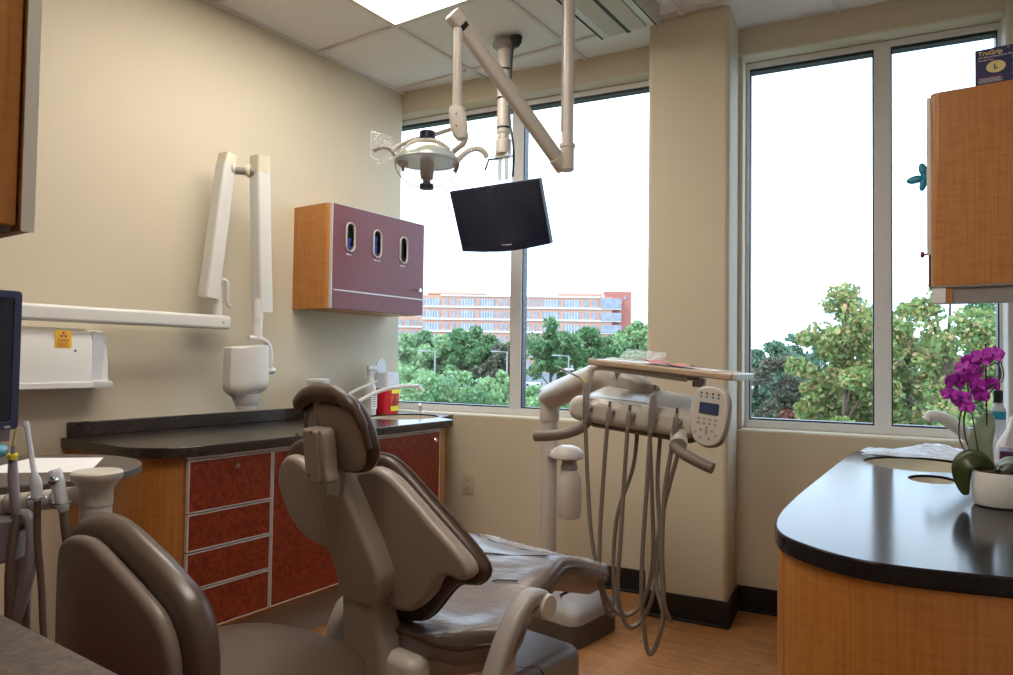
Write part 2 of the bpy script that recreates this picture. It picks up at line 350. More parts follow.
# wall outlet under the first window
t = root('wall_outlet', W(.503, -.004, .405), 'almond duplex outlet on the beige wall below the first window', 'outlet')
k = MB().slab(rrect(.07, .115, .006), W(.503, 0, .455), WD, Z, 0, .006, .002); obj('cover_plate', k, 'outlet', t)
for dz in (-.02, .02):
    k = MB().slab(ellp(.0165, .0145, 20, p=3), W(.503, -.006, .455 + dz), WD, Z, 0, .003, .001); s = obj('socket', k, 'outlet', t)
    k = MB(); [wbox(k, .503 + q - .0012, .503 + q + .0012, -.0096, -.0088, .455 + dz - .003, .455 + dz + .005) for q in (-.006, .006)]; obj('slot', k, 'ink', s, smooth=False)
# ceiling troffer
t = root('ceiling_light', (-2.03, 1.85, CE), 'bright recessed fluorescent ceiling panel with aluminium rim', 'ceiling light')
x0, x1, y0, y1 = -2.324, -1.742, 1.255, 2.447
k = MB().box(x0, y0, CE - .004, x0 + .014, y1, CE + .01).box(x1 - .014, y0, CE - .004, x1, y1, CE + .01).box(x0, y0, CE - .004, x1, y0 + .014, CE + .01).box(x0, y1 - .014, CE - .004, x1, y1, CE + .01)
obj('rim', k, 'alu', t, smooth=False)
obj('diffuser', MB().box(x0 + .014, y0 + .014, CE, x1 - .014, y1 - .014, CE + .008), 'diff', t, smooth=False)
tree_copy(t, (1.212, -1.218, 0), label='second fluorescent ceiling panel added out of view to brighten the room')  # out-of-view copy added to throw more light on the window wall
# ceiling track housing that carries the operating light
t = root('ceiling_track', (-1.3, 1.9, CE), 'long taupe ceiling track housing with black slots ending at the column', 'ceiling track')
x0, x1, y0, y1, z0 = -1.455, -1.175, .75, 2.93, 2.672
obj('housing', MB().box(x0, y0, z0 + .012, x1, y1, CE).box(x1 - .006, y0, z0, x1 + .002, y1 + .01, CE), 'cream', t, bevel=.003)
obj('cover_panel', MB().box(x0 + .045, y0, z0, -1.325, y1 - .015, z0 + .012), 'cream', t, bevel=.002)
obj('cover_panel', MB().box(-1.308, y0, z0, x1 - .05, y1 - .015, z0 + .012), 'cream', t, bevel=.002)
for xa in (x0 + .008, x1 - .047): obj('rail', MB().box(xa, y0, z0 + .003, xa + .034, y1 - .005, z0 + .012), 'alu', t, smooth=False, bevel=.001)
for xa, xb in ((x0, x0 + .008), (-1.325, -1.308), (x1 - .013, x1 - .006)): obj('slot', MB().box(xa, y0, z0 + .0005, xb, y1 - .004, z0 + .0125), 'black', t, smooth=False)
# ================================================================ left base cabinets
XF = -2.30
def knob(c, n, parent, mt='chrome', s=1.):
    return obj('knob', MB().lathe(c, [(.004 * s, 0), (.004 * s, .012 * s), (.010 * s, .014 * s), (.012 * s, .020 * s), (.010 * s, .025 * s), (.0, .026 * s)], n, 20), mt, parent)
t = root('base_cabinet', (-2.58, 2.1, 0), 'long base cabinet with red fronts and rounded maple end against the left wall', 'cabinet')
pts = [(XL, 1.27), (-2.62, 1.27)] + [(-2.50 + .19 * math.cos(R(a)), 1.46 + .19 * math.sin(R(a))) for a in range(-90, 1, 10)][0:] + [(XF - .01, 2.86), (XL, 2.86)]
pts = [(XL + .002, 1.30)] + [(-2.51 + .20 * math.cos(R(a)), 1.50 + .20 * math.sin(R(a))) for a in range(-90, 1, 9)] + [(-2.31, 2.865), (XL + .002, 2.865)]
carc = obj('carcass', MB().slab(pts, (0, 0, .17), X, Y, 0, .637), 'maple', t)
pk = [(XL + .002, 1.31)] + [(-2.54 + .17 * math.cos(R(a)), 1.50 + .17 * math.sin(R(a))) for a in range(-90, 1, 15)] + [(-2.37, 2.82), (XL + .002, 2.82)]
obj('plinth', MB().slab(pk, (0, 0, 0), X, Y, 0.001, .17), 'kick', t)
def front(name, y0, y1, z0, z1, kn=None):
    f = obj(name, MB().box(XF - .012, y0, z0, XF + .006, y1, z1), 'red', t, bevel=.0015)
    e = MB(); q = .0034
    e.box(XF - .010, y0 - q, z0 - q, XF + .0075, y0, z1 + q).box(XF - .010, y1, z0 - q, XF + .0075, y1 + q, z1 + q).box(XF - .010, y0, z0 - q, XF + .0075, y1, z0).box(XF - .010, y0, z1, XF + .0075, y1, z1 + q)
    obj('edge_trim', e, 'alu', f, smooth=False)
    if kn: knob((XF + .006, *kn), (1, 0, 0), f)
front('drawer', 1.425, 1.766, .613, .790, (1.60, .757))
for a, b2 in ((.478, .600), (.343, .465), (.190, .330)): front('drawer', 1.425, 1.766, a, b2)
front('door', 1.780, 2.285, .190, .790, None)
front('door', 2.297, 2.800, .190, .790, (2.745, .752))
obj('rail_strip', MB().box(XF - .012, 1.42, .798, XF + .004, 2.81, .807), 'alu', t, smooth=False)
wt = root('worktop', (-2.6, 2.1, .807), 'dark brown stone worktop with upstand along the left wall', 'worktop')
wp_ = [(XL + .001, 1.268)] + [(-2.50 + .225 * math.cos(R(a)), 1.493 + .225 * math.sin(R(a))) for a in range(-90, 1, 7)] + [(-2.275, 2.86)] + [(-2.315 + .04 * math.cos(R(a)), 2.87 + .04 * math.sin(R(a))) for a in range(0, 91, 15)] + [(-2.42, 2.96), (-2.50, 3.17), (XL + .001, 3.118)]
top = obj('slab', MB().slab(wp_, (0, 0, .808), X, Y, 0, .037, .004), 'ctop', wt)
obj('upstand', MB().box(XL + .001, 1.285, .846, XL + .022, 3.115, .902), 'ctop', wt, bevel=.003)
def bool_cut(o, mb):
    me = bpy.data.meshes.new('cut'); me.from_pydata([tuple(p - OFF[o]) for p in mb.v], [], mb.f); me.update()
    c = bpy.data.objects.new('cut', me); COL.objects.link(c); c.matrix_world = Matrix.Translation(OFF[o])
    dg = bpy.context.evaluated_depsgraph_get()
    md = o.modifiers.new('b', 'BOOLEAN'); md.operation = 'DIFFERENCE'; md.object = c; md.solver = 'EXACT'; bpy.context.view_layer.update(); dg = bpy.context.evaluated_depsgraph_get()
    n = bpy.data.meshes.new_from_object(o.evaluated_get(dg)); o.modifiers.remove(md); o.data = n; bpy.data.objects.remove(c)
SC = (-2.60, 2.86)
bool_cut(top, MB().slab(ellp(.185, .205, 40, *SC), (0, 0, .79), X, Y, 0, .08))
def basin(cx, cy, a, b_, zt, dep, parent, mt='sink'):
    k = MB(); rs = []
    for q, h in ((1.0, -.001), (1.0, -.006), (.96, -.05), (.85, -dep * .8), (.55, -dep), (.05, -dep - .004)): rs.append([V((cx + a * q * math.cos(2 * math.pi * j / 40), cy + b_ * q * math.sin(2 * math.pi * j / 40), zt + h)) for j in range(40)])
    n = 40; k.v = [p for r_ in rs for p in r_]
    k.f = [[i * n + j, (i + 1) * n + j, (i + 1) * n + (j + 1) % n, i * n + (j + 1) % n] for i in range(5) for j in range(n)] + [list(range(5 * n, 6 * n))]
    return obj('basin', k, mt, parent)
bool_cut(carc, MB().slab(ellp(.20, .22, 40, *SC), (0, 0, .70), X, Y, 0, .2))
basin(*SC, .183, .203, .837, .11, wt)
# faucet at the left sink
t = root('faucet', (-2.80, 2.70, .845), 'white gooseneck tap rising beside the left wall sink', 'faucet')
k = MB().lathe((-2.78, 2.60, .845), [(.026, 0), (.026, .006), (.019, .012), (.018, .08), (.022, .10), (.016, .125)]); obj('body', k, 'white', t)
obj('lever', MB().tube(cr2([(-2.78, 2.60, .95), (-2.77, 2.66, .985), (-2.74, 2.74, 1.02), (-2.73, 2.78, 1.035)], 5, False), [.016] * 4 + [.013] * 6 + [.009] * 6, 10, .6), 'white', t)
obj('spout', MB().tube(cr2([(-2.78, 2.61, .88), (-2.75, 2.70, .94), (-2.71, 2.80, .985), (-2.66, 2.90, 1.005), (-2.61, 2.99, 1.008)], 5, False), .011, 12), 'white', t)
obj('nozzle', MB().cyl((-2.615, 2.99, 1.008), (-2.60, 3.005, .985), .015, .012), 'white', t)
t = root('soap_pump', (-2.72, 3.04, .845), 'small white soap pump stub behind the left sink', 'soap dispenser')
obj('collar', MB().lathe((-2.66, 3.07, .845), [(.020, 0), (.020, .006), (.011, .014), (.010, .045)]), 'white', t)
obj('nozzle', MB().tube([(-2.66, 3.07, .888), (-2.65, 3.05, .897), (-2.62, 3.02, .895)], [.010, .009, .006], 10), 'white', t)
# spray bottle
cx, cy, z = -2.80, 2.80, .846
t = root('spray_bottle', (cx, cy, z), 'white spray bottle next to the red sharps container', 'bottle')
k = MB().lathe((cx, cy, z), [(.036, 0), (.041, .004), (.041, .135), (.038, .155), (.022, .195), (.016, .21), (.016, .225)], squash=.8); bt = obj('body', k, 'white', t)
k = MB()
for i in range(7): k.box(cx + .0415 * .7, cy - .02, z + .05 + i * .012, cx + .0425 * .74, cy + .006 + .006 * (i % 3), z + .054 + i * .012)
k2 = MB().slab(rrect(.045, .10, .004), (cx + .0405, cy - .006, z + .085), Y, Z, 0, .0012); lb = obj('label', k2, 'paper', bt)
k = MB(); [k.slab(rrect(.026 + .005 * (i % 3), .004, .001), (cx + .0420, cy - .006, z + .05 + i * .012), Y, Z, 0, .0004) for i in range(7)]; obj('print', k, 'dgrey', bt, smooth=False)
obj('trigger_head', MB().lathe((cx, cy, z + .225), [(.017, 0), (.018, .02), (.012, .026)]).obox((cx + .006, cy + .008, z + .262), (.009, 0, 0), (0, .033, 0), (0, 0, .011)).tube([(cx, cy + .03, z + .255), (cx, cy + .03, z + .235), (cx, cy + .024, z + .215)], .005), 'white', t, bevel=.002)
# sharps container
cx, cy = -2.79, 2.925
t = root('sharps_container', (cx, cy, z), 'red sharps container with a clear lid and yellow hazard labels', 'container')
k = MB(); rs = []
for q, h in ((.86, 0), (.90, .004), (1.0, .145)): rs.append([V((cx + p[0] * q, cy + p[1] * q, z + h)) for p in rrect(.105, .12, .018)])
b_ = obj('body', k.rings(rs), 'sharps', t)
k = MB(); rs = []
for q, h in ((1.03, .145), (1.04, .152), (.98, .155), (.93, .225), (.80, .235)): rs.append([V((cx + p[0] * q, cy + p[1] * q, z + h)) for p in rrect(.105, .12, .018)])
obj('lid', k.rings(rs), 'milky', t)
obj('disposal_flap', MB().slab(ellp(.04, .045, 24), (cx - .02, cy - .03, z + .27), Y, Z, 0, .004), 'milky', t)
fx = cx + .0535
for zz, h, mt in ((.018, .028, 'yellow2'), (.048, .062, 'orangel'), (.116, .024, 'yellow2')):
    obj('label', MB().slab(rrect(.062, h, .002), (fx - .006 + .00004 * 0 + (zz / .145) * .0062, cy + .015, z + zz + h / 2), Y, Z, 0, .0014), mt, b_)
for i, (ang) in enumerate((90, 210, 330)):
    c0 = V((fx + .0006, cy + .015 + .011 * math.cos(R(ang)), z + .082 + .011 * math.sin(R(ang))))
    obj('biohazard_ring', MB().tube([c0 + Y * .0085 * math.cos(a * math.pi / 8) + Z * .0085 * math.sin(a * math.pi / 8) for a in range(14)], .0014, 6), 'ink', b_)
for i, s_ in enumerate(('BIOHAZARD', 'SHARPS')): text('label_text', s_, .0105, (fx + .0005, cy - .012, z + .056 - i * .012 + .006), Y, Z, 'ink', b_)
# stacked lids
for i in range(4):
    cx, cy, zz = -2.80, 2.43, .8455 + i * .052
    t = root('white_tub', (cx, cy, zz), ['white lidded tub at the bottom of the stack behind the headrest', 'second tub from the bottom of the white stack, hidden by the headrest', 'third tub from the bottom of the white stack, just under the topmost', 'white lidded tub topmost of the stack behind the headrest'][i], 'tub', 'tubs stacked by the left wall')
    obj('body', MB().lathe((cx, cy, zz), [(.052, 0), (.055, .003), (.056, .036)]), 'white', t); obj('lid', MB().lathe((cx, cy, zz + .036), [(.060, 0), (.061, .012), (.054, .0145), (.052, .0155), (0, .0155)]), 'white', t)
# ================================================================ wall cabinet with glove dispensers
XW = -2.64
t = root('wall_cabinet', (-2.75, 2.64, 1.40), 'small maple and plum wall cabinet with three glove dispenser openings', 'wall cabinet')
y0, y1, z0, z1 = 2.336, 3.035, 1.406, 1.926
pts = [(XL + .001, y0), (XW - .03, y0)] + [(XW - .024 + .018 * math.cos(R(a)), y0 + .018 + .018 * math.sin(R(a))) for a in range(-90, 1, 15)] + [(XW - .008, y1 - .004), (XL + .001, y1 - .004)]
obj('carcass', MB().slab(pts, (0, 0, z0), X, Y, 0, z1 - z0), 'maple', t)
ports = [(2.472, 1.772), (2.664, 1.766), (2.868, 1.760)]
fz = 1.498
d = obj('door', MB().slab([(y0 + .020, fz + .003), (y1, fz + .003), (y1, z1), (y0 + .020, z1)], (XW - .007, 0, 0), Y, Z, 0, .018), 'plum', t)
d.data.materials[0] = M['plum']
for py, pz in ports: bool_cut(d, MB().slab([(p[0] + py, p[1] + pz) for p in rrect(.048, .134, .0238, 8)], (XW - .03, 0, 0), Y, Z, 0, .06))
lf = obj('lower_flap', MB().box(XW - .007, y0 + .020, z0, XW + .011, y1, fz - .003), 'plum', t, bevel=.001)
e = MB().box(XW - .006, y0 + .015, z0, XW + .012, y0 + .020, z1).box(XW - .006, y0 + .03, fz - .003, XW + .0125, y1, fz + .003).box(XW - .006, y1, z0, XW + .012, y1 + .005, z1).box(XW - .006, y0 + .03, z1, XW + .012, y1 + .005, z1 + .003)
obj('edge_trim', e, 'alu', t, smooth=False)
for i, (py, pz) in enumerate(ports):
    o_ = rrect(.064, .152, .0318, 8); i_ = rrect(.048, .134, .0238, 8); k = MB(); rs = []
    for c2, h in ((i_, -.010), (o_, .011), (o_, .015), (rrect(.060, .148, .0298, 8), .018), (rrect(.052, .139, .0258, 8), .018), (i_, .014), (i_, -.010)): rs.append([V((XW + h, py + p[0], pz + p[1])) for p in c2])
    r_ = obj('dispenser_ring', k.rings(rs[1:], cap=False), 'cream', d)
    obj('recess_shade', MB().slab([(p[0] + py, p[1] + pz) for p in i_], (XW - .0062, 0, 0), Y, Z, 0, .002), 'black', r_)  # black sheet stands for the shade inside the opening
    if i < 2:
        g2 = MB(); rg = random.Random(i); 
        for q in range(9): g2.ell((XW - .002 + rg.uniform(-.002, .004), py + rg.uniform(-.007, .006), pz + (-.052 + q * (.0105 if i else .005))), .007, .014, .012, 10, 6) if False else g2.ell((XW - .002 + rg.uniform(-.002, .004), py + rg.uniform(-.008, .007), pz + (-.052 + q * (.0105 if i else .005))), .006, .010, .010, 10, 6)
        obj('blue_glove', g2, 'blueglove', r_)
    text('size_label', ('SMALL', 'MEDIUM', 'LARGE')[i], .0125, (XW + .0113, py - .024, pz - .092), Y, Z, 'lightink', d, bold=.0004)
knob((XW + .011, 2.985, 1.548), (1, 0, 0), d)
# ================================================================ x-ray unit on the left wall
t = root('xray_control_box', (XL, 1.1, 1.03), 'cream x-ray generator box with yellow warning sticker under the horizontal arm', 'x-ray generator')
z0, z1 = 1.035, 1.262
prof = [(XL, z0), (XL + .135, z0), (XL + .14, z0 + .004), (XL + .14, z0 + .022), (XL + .118, z0 + .026), (XL + .118, z1 - .05), (XL + .10, z1 - .018), (XL + .06, z1), (XL, z1)]
bx = MB().slab([(p[0] - XL, p[1]) for p in prof], (XL, 1.318, 0), X, Z, -0.0, .61, .004)
obj('cover', bx, 'white', t)
pr2 = [(0.001, z0), (.138, z0), (.14, z0 + .004), (.14, z0 + .024), (.10, z0 + .03), (.085, z1 - .04), (.06, z1 - .012), (.03, z1 - .004), (0.001, z1 - .004)]
obj('end_panel', MB().slab(pr2, (XL, 1.388, 0), X, Z, 0, .0695, .004), 'white', t)
obj('frosted_window', MB().slab([(.0, 0), (.035, .004), (.045, .13), (.03, .18), (0, .19)], (XL + .104, 1.322, z0 + .028), Y, Z, 0, .004), 'milky', t)
st = obj('warning_sticker', MB().box(XL + .1175, 1.186, 1.186, XL + .1192, 1.242, 1.250), 'yellow', t, smooth=False)
for a in (90, 210, 330):
    c0 = V((XL + .1196, 1.214, 1.233)); pts = [c0 + Y * r_ * math.cos(R(a + q)) + Z * r_ * math.sin(R(a + q)) for r_, qs in ((.0035, (-28, 0, 28)), (.0125, (28, 0, -28))) for q in qs]
    obj('trefoil_blade', MB().add(pts, [[0, 5, 4, 3, 2, 1]][:1]), 'magenta', st, smooth=False)
obj('trefoil_dot', MB().lathe((XL + .1193, 1.214, 1.233), [(.0022, 0), (.0022, .0006)], (1, 0, 0), 12), 'magenta', st)
text('sticker_text', 'CAUTION', .0085, (XL + .1194, 1.194, 1.211), Y, Z, 'magenta', st, bold=.0003)
for i, s_ in enumerate(('X-RAY RADIATION', 'THIS EQUIPMENT', 'PRODUCES X-RAYS')): text('sticker_text', s_, .0045, (XL + .1194, 1.192, 1.203 - .006 * i), Y, Z, 'magenta', st)
obj('indicator_button', MB().lathe((XL + .1175, 1.256, 1.176), [(.004, 0), (.004, .003), (0, .0035)], (1, 0, 0), 14), 'ink', t)
# arm
t = root('xray_machine', (-2.8, .75, 1.3), 'white folding wall x-ray arm with tubehead hanging over the worktop', 'x-ray arm')
obj('wall_bracket', MB().box(XL + .002, .62, 1.15, XL + .05, .86, 1.42), 'white', t, bevel=.01)
ya, za = .72, 1.312
obj('horizontal_arm', MB().slab(rrect(.045, .062, .015), (-2.78, .70, za), X, Z, -1.19, 0, .004), 'white', t)
obj('pivot', MB().cyl((-2.78, .74, 1.20), (-2.78, .74, 1.37), .03).cyl((-2.84, .74, 1.29), (-2.78, .74, 1.29), .025), 'white', t)
obj('end_button', MB().lathe((-2.757, 1.855, za), [(.006, 0), (.006, .003), (0, .004)], (1, 0, 0), 12), 'alu', t)
def bar(a, b_, w0, w1, dp, name, mt='white', rx=.012, par=None):
    a, b_ = V(a), V(b_); d_ = (b_ - a); L = d_.length; d_ = d_ / L; s_ = X - d_ * X.dot(d_); s_.normalize(); q = d_.cross(s_)
    rs = []
    for f_, ww in ((0, w0 * .86), (.012, w0), (.988, w1), (1, w1 * .86)):
        rs.append([a + d_ * L * f_ + q * p[0] + s_ * p[1] for p in rrect(ww, dp, rx)])
    return obj(name, MB().rings(rs), mt, par or t)
obj('swivel_post', MB().cyl((-2.78, 1.84, 1.34), (-2.78, 1.84, 1.40), .019).cyl((-2.78, 1.84, 1.40), (-2.78, 1.842, 1.47), .015), 'white', t)
obj('lock_lever', MB().tube(cr2([(-2.775, 1.845, 1.50), (-2.765, 1.872, 1.49), (-2.765, 1.876, 1.40), (-2.765, 1.895, 1.385)], 4, False), .008, 10), 'white', t)
fa = bar((-2.785, 1.795, 1.415), (-2.77, 1.855, 2.02), .070, .062, .075, 'lower_link')
bar((-2.773, 1.852, 1.985), (-2.769, 1.862, 2.062), .060, .056, .077, 'end_cap', 'ivory', par=t)
sb = bar((-2.665, 1.952, 2.03), (-2.665, 1.985, 1.36), .066, .070, .072, 'upper_link')
bar((-2.665, 1.951, 2.06), (-2.665, 1.953, 1.985), .062, .068, .074, 'end_cap', 'ivory', par=t)
for c0 in ((-2.745, 1.88, 2.00), (-2.69, 1.915, 1.99)): obj('joint_cheek', MB().lathe(c0, [(.022, -.010), (.028, -.005), (.028, .005), (.022, .010)], V((.6, .4, 0))), 'ivory', t)
obj('elbow_axle', MB().cyl((-2.77, 1.865, 1.995), (-2.665, 1.93, 1.985), .017), 'grey', t)
obj('swivel_stem', MB().cyl((-2.655, 1.955, 1.42), (-2.655, 1.955, 1.33), .020, .024).cyl((-2.655, 1.955, 1.335), (-2.655, 1.955, 1.245), .021), 'white', t)
obj('yoke', MB().tube(cr2([(-2.655, 1.91, 1.246), (-2.65, 1.96, 1.243), (-2.645, 2.00, 1.225), (-2.64, 2.015, 1.18), (-2.64, 2.015, 1.10)], 5, False), .014, 12, .7), 'white', t)
obj('yoke_knob', MB().lathe((-2.64, 2.028, 1.10), [(.014, -.04), (.016, 0), (.012, .008)], (0, 1, 0)), 'alu', t)
cx, cy = -2.645, 1.90; k = MB(); rs = []
for w_, h in ((.93, 1.213), (.97, 1.214), (1.0, 1.206), (1.02, 1.06), (1.0, 1.035), (.9, 1.02), (.62, 1.0), (.56, .985)):
    rs.append([V((cx + p[0] * w_ * .92, cy - .005 + p[1] * w_ * .90, h - (.012 if p[1] < 0 else 0))) for p in [(-.08, -.055), (-.03, -.105), (.035, -.11), (.075, -.07), (.085, 0), (.07, .075), (.02, .1), (-.04, .1), (-.08, .055)]])
obj('tubehead', MB().rings([list(r_) for r_ in rs][::-1]), 'white', t, bevel=.012, seg=3, sharp=60)
obj('cone', MB().lathe((cx, cy, 1.0), [(.058, 0), (.056, -.03), (.048, -.045), (.044, -.05), (.044, -.066), (.036, -.068)]), 'white', t)
# ================================================================ dental chair
AL = R(6); CU = V((math.sin(AL), math.cos(AL), 0)); CV = V((math.cos(AL), -math.sin(AL), 0)); CO = CV * -1.33
def CH(s_, f, z): return CO + CV * s_ + CU * f + Z * z
t = root('dental_chair', CH(0, 1.45, 0), 'brown upholstered dental chair with taupe back shell and headrest in the room centre', 'dental chair')
def sz(pts, n=4): return [(p[0], p[1]) for p in cr2(pts, n)]
# backrest: outlines given as (side, height) in a nearly upright plane
tl = V((0, 0, 1)) - CU * .12; tl.normalize()          # upward direction of the back plane, leaning to the headrest
def bo(f): return CH(0, f, .70)
shell = sz([(0, .205), (.06, .218), (.12, .203), (.18, .165), (.235, .125), (.30, .080), (.340, .048), (.345, .022), (.315, .008), (.275, .010), (.243, -.012), (.222, -.045), (.180, -.082), (.130, -.105), (.03, -.108), (-.06, -.10), (-.115, -.06), (-.150, -.012), (-.21, -.006), (-.27, .018), (-.315, .062), (-.342, .115), (-.345, .155), (-.325, .190), (-.29, .212), (-.24, .205), (-.17, .175), (-.12, .170), (-.06, .19)], 3)
pad = sz([(0, .235), (.06, .232), (.12, .205), (.19, .155), (.26, .105), (.325, .055), (.350, .018), (.320, -.016), (.265, -.028), (.222, -.065), (.175, -.115), (.12, -.148), (.02, -.160), (-.08, -.15), (-.14, -.10), (-.175, -.045), (-.24, -.03), (-.31, .02), (-.36, .09), (-.368, .16), (-.34, .225), (-.27, .250), (-.18, .245), (-.08, .238)], 3)
sh = obj('back_shell', MB().slab(shell, bo(1.105), CV, tl, -.0, .040, .014), 'taupe', t, sharp=50)
obj('back_cushion', MB().slab(pad, bo(1.100), -CV, tl, .0, .01, .0) if False else MB().slab([(-p[0], p[1]) for p in pad], bo(1.105), -CV, tl, .0, .034, .014, dome=.004), 'brown', t, sharp=60)
pp = [bo(1.105) + CV * p[0] * 1.0 + tl * p[1] * 1.0 + CV.cross(tl) * -.024 for p in pad]
obj('piping', MB().tube(pp, .0045, 6, closed=True), 'brown', t)
# spine bracket on the back of the shell
def loft(name, rows, mt, par=None, rx=.4, n=4, **kw):
    """rows: (centre s, f, z, half width, half depth) stacked upwards, section lies in s/f"""
    rs = []
    for cs, f, z, hw, hd in rows: rs.append([CH(cs + p[0], f + p[1], z) for p in rrect(hw * 2, hd * 2, min(hw, hd) * rx * 1.9, n)])
    return obj(name, MB().rings(rs[::-1] if rows[0][2] > rows[-1][2] else rs), mt, par or t, **kw)
loft('spine_cover', [(.016, 1.070, .605, .066, .036), (.030, 1.064, .64, .080, .040), (.030, 1.058, .69, .083, .042), (.008, 1.046, .75, .078, .042), (-.022, 1.036, .82, .066, .040), (-.048, 1.028, .885, .050, .036), (-.052, 1.028, .905, .045, .030), (-.052, 1.030, .914, .034, .020)], 'taupe', rx=.22, sharp=35)
loft('spine_link', [(.036, 1.10, .36, .085, .05), (.030, 1.09, .44, .078, .045), (.022, 1.083, .52, .072, .040), (.012, 1.078, .58, .064, .036), (.014, 1.074, .606, .064, .034)], 'taupe', rx=.25, sharp=35)
obj('spine_collar', MB().obox(CH(-.045, 1.03, .918), CV * .032, CU * .02, Z * .014), 'steel', t, bevel=.004)
# headrest
hu = (Z - CU * .22).normalized()
def HO(f, z=1.0): return CH(.012, f, z)
hp = sz([(0, .088), (.055, .080), (.092, .050), (.114, .0), (.114, -.048), (.090, -.082), (.04, -.098), (-.04, -.098), (-.105, -.085), (-.136, -.045), (-.136, .015), (-.112, .062), (-.06, .086)], 4)
hs = [(p[0] * .83, p[1] * .84 - .008) for p in hp]
hc = obj('headrest_cushion', MB().slab([(-p[0], p[1]) for p in hp], HO(.985), -CV, hu, -.010, .020, .014, dome=.006), 'brown', t, sharp=60)
k = MB(); rs = []
obj('headrest_roll', MB().tube(cr2([HO(.97) + CV * a + hu * b_ for a, b_ in ((-.128, .040), (-.108, .066), (-.060, .086), (0, .088), (.050, .078), (.088, .050), (.108, .010), (.112, -.03))], 4, False), [.010, .014, .018] + [.021] * 12 + [.016] * 5 + [.011] * 4 + [.008] * 5 + [.006] * 7, 14), 'brown', hc)
obj('headrest_shell', MB().slab(hs, HO(.996), CV, hu, 0, .026, .012, dome=.006), 'taupe', t, sharp=50)
k = MB()
br = obj('headrest_bracket', k.slab(rrect(.058, .125, .012), CH(-.006, .960, .950), CV, (Z - CU * .12).normalized(), 0, .042, .008), 'taupe', t, sharp=50)
obj('release_lever', MB().slab(sz([(-.010, .05), (.008, .052), (.013, .03), (.011, -.03), (.016, -.058), (-.004, -.064), (-.009, -.03)], 3), CH(.030, .955, .955), CV, (Z - CU * .12).normalized(), 0, .034, .004), 'taupe', br)
for s_, z in ((.004, 1.000), (-.050, .99), (-.002, .905)): obj('screw', MB().lathe(CH(s_, .914, z), [(.0045, 0), (.0045, .003), (0, .0035)], -CU, 12), 'dgrey', br)
obj('pivot_arm', MB().obox(CH(-.05, .972, 1.035), CV * .010, CU * .012, Z * .038).obox(CH(.0, .972, 1.025), CV * .010, CU * .012, Z * .03), 'taupe', br, bevel=.003)
obj('pivot', MB().cyl(CH(-.05, .978, 1.03), CH(.01, .978, 1.03), .010), 'dgrey', br)
obj('slide_bar', MB().obox(CH(-.012, .992, .90), CV * .024, CU * .006, Z * .05), 'steel', t)
# seat: stations (f, top z, half width, thickness)
ST = [(1.10, .560, .110, .06), (1.13, .566, .15, .09), (1.17, .572, .19, .105), (1.24, .582, .284, .105), (1.34, .612, .290, .10), (1.44, .642, .280, .092), (1.54, .650, .256, .085), (1.66, .630, .226, .078), (1.80, .592, .196, .072), (1.94, .552, .172, .066), (2.05, .520, .148, .060), (2.11, .502, .118, .052), (2.135, .492, .085, .035)]
ST = [(a if a < 1.44 else 1.44 + (a - 1.44) * .78, b_, c_, d_) for a, b_, c_, d_ in ST]
stn = cr2([V((a, b_, c_)) for a, b_, c_, d_ in ST], 4, False); stt = cr2([V((d_, 0, 0)) for a, b_, c_, d_ in ST], 4, False)
def section(f, z, hw, th, n=40):
    o = []; cc = .10 * min(1, max(0, (1.34 - f) / .2))
    for j in range(n):
        a = 2 * math.pi * j / n; cx_ = math.copysign(abs(math.cos(a)) ** .42, math.cos(a)); sy = math.copysign(abs(math.sin(a)) ** .62, math.sin(a))
        s_ = cx_ * hw; zz = z - th / 2 + sy * th / 2
        if sy > 0: zz += .010 * (abs(cx_) ** 2.2) - .022 * (1 - cx_ * cx_) * (1 if f < 1.95 else .3) + .004 * math.sin(f * 42 + 3 * math.sin(s_ * 14)) * (1 - abs(cx_) ** 3)
        o.append(CH(s_ + cc, f, zz))
    return o
rs = [section(p.x, p.y, p.z, q.x) for p, q in zip(stn, stt)]
seat = obj('seat_cushion', MB().rings(rs[::-1]), 'seatv', t, sharp=70)
# piping along the rim and quilting seams
def rim(sg): return [CH(sg * (p.z * 1.004) + .10 * min(1, max(0, (1.34 - p.x) / .2)), p.x, p.y - q.x * .42) for p, q in zip(stn, stt)]
loop = rim(1) + rim(-1)[::-1]
obj('piping', MB().tube(loop, .0055, 8, closed=True), 'brown', seat)
for fa, bow in ((1.345, .03), (1.47, .06), (1.64, .04), (1.78, .03)):
    i = min(range(len(stn)), key=lambda q: abs(stn[q].x - fa)); hw = stn[i].z; pts = []
    for j in range(-8, 9):
        cxx = j / 8 * .80; f = fa + bow * (abs(cxx) ** 2) ; kk = min(range(len(stn)), key=lambda q: abs(stn[q].x - f)); zt = stn[kk].y + .010 * abs(cxx) ** 2.2 - .022 * (1 - cxx * cxx) + .004 * math.sin(f * 42 + 3 * math.sin(cxx * hw * 14)) * (1 - abs(cxx) ** 3) - .0008
        pts.append(CH(cxx * hw, f, zt - (.004 if abs(cxx) > .85 else 0)))
    obj('seam', MB().tube(pts, .0022, 6), 'stoolv', seat)
k = MB(); rs = []
for p, q in list(zip(stn, stt))[2:-1]: rs.append([CH(s_ * (p.z - .012) + .10 * min(1, max(0, (1.34 - p.x) / .2)), p.x, p.y - q.x * .72 + dz) for s_, dz in ((-1, 0), (-.97, -.03), (-.6, -.062), (0, -.07), (.6, -.062), (.97, -.03), (1, 0), (0, .01))])
obj('seat_pan', k.rings(rs[::-1]), 'taupe', t, sharp=60)
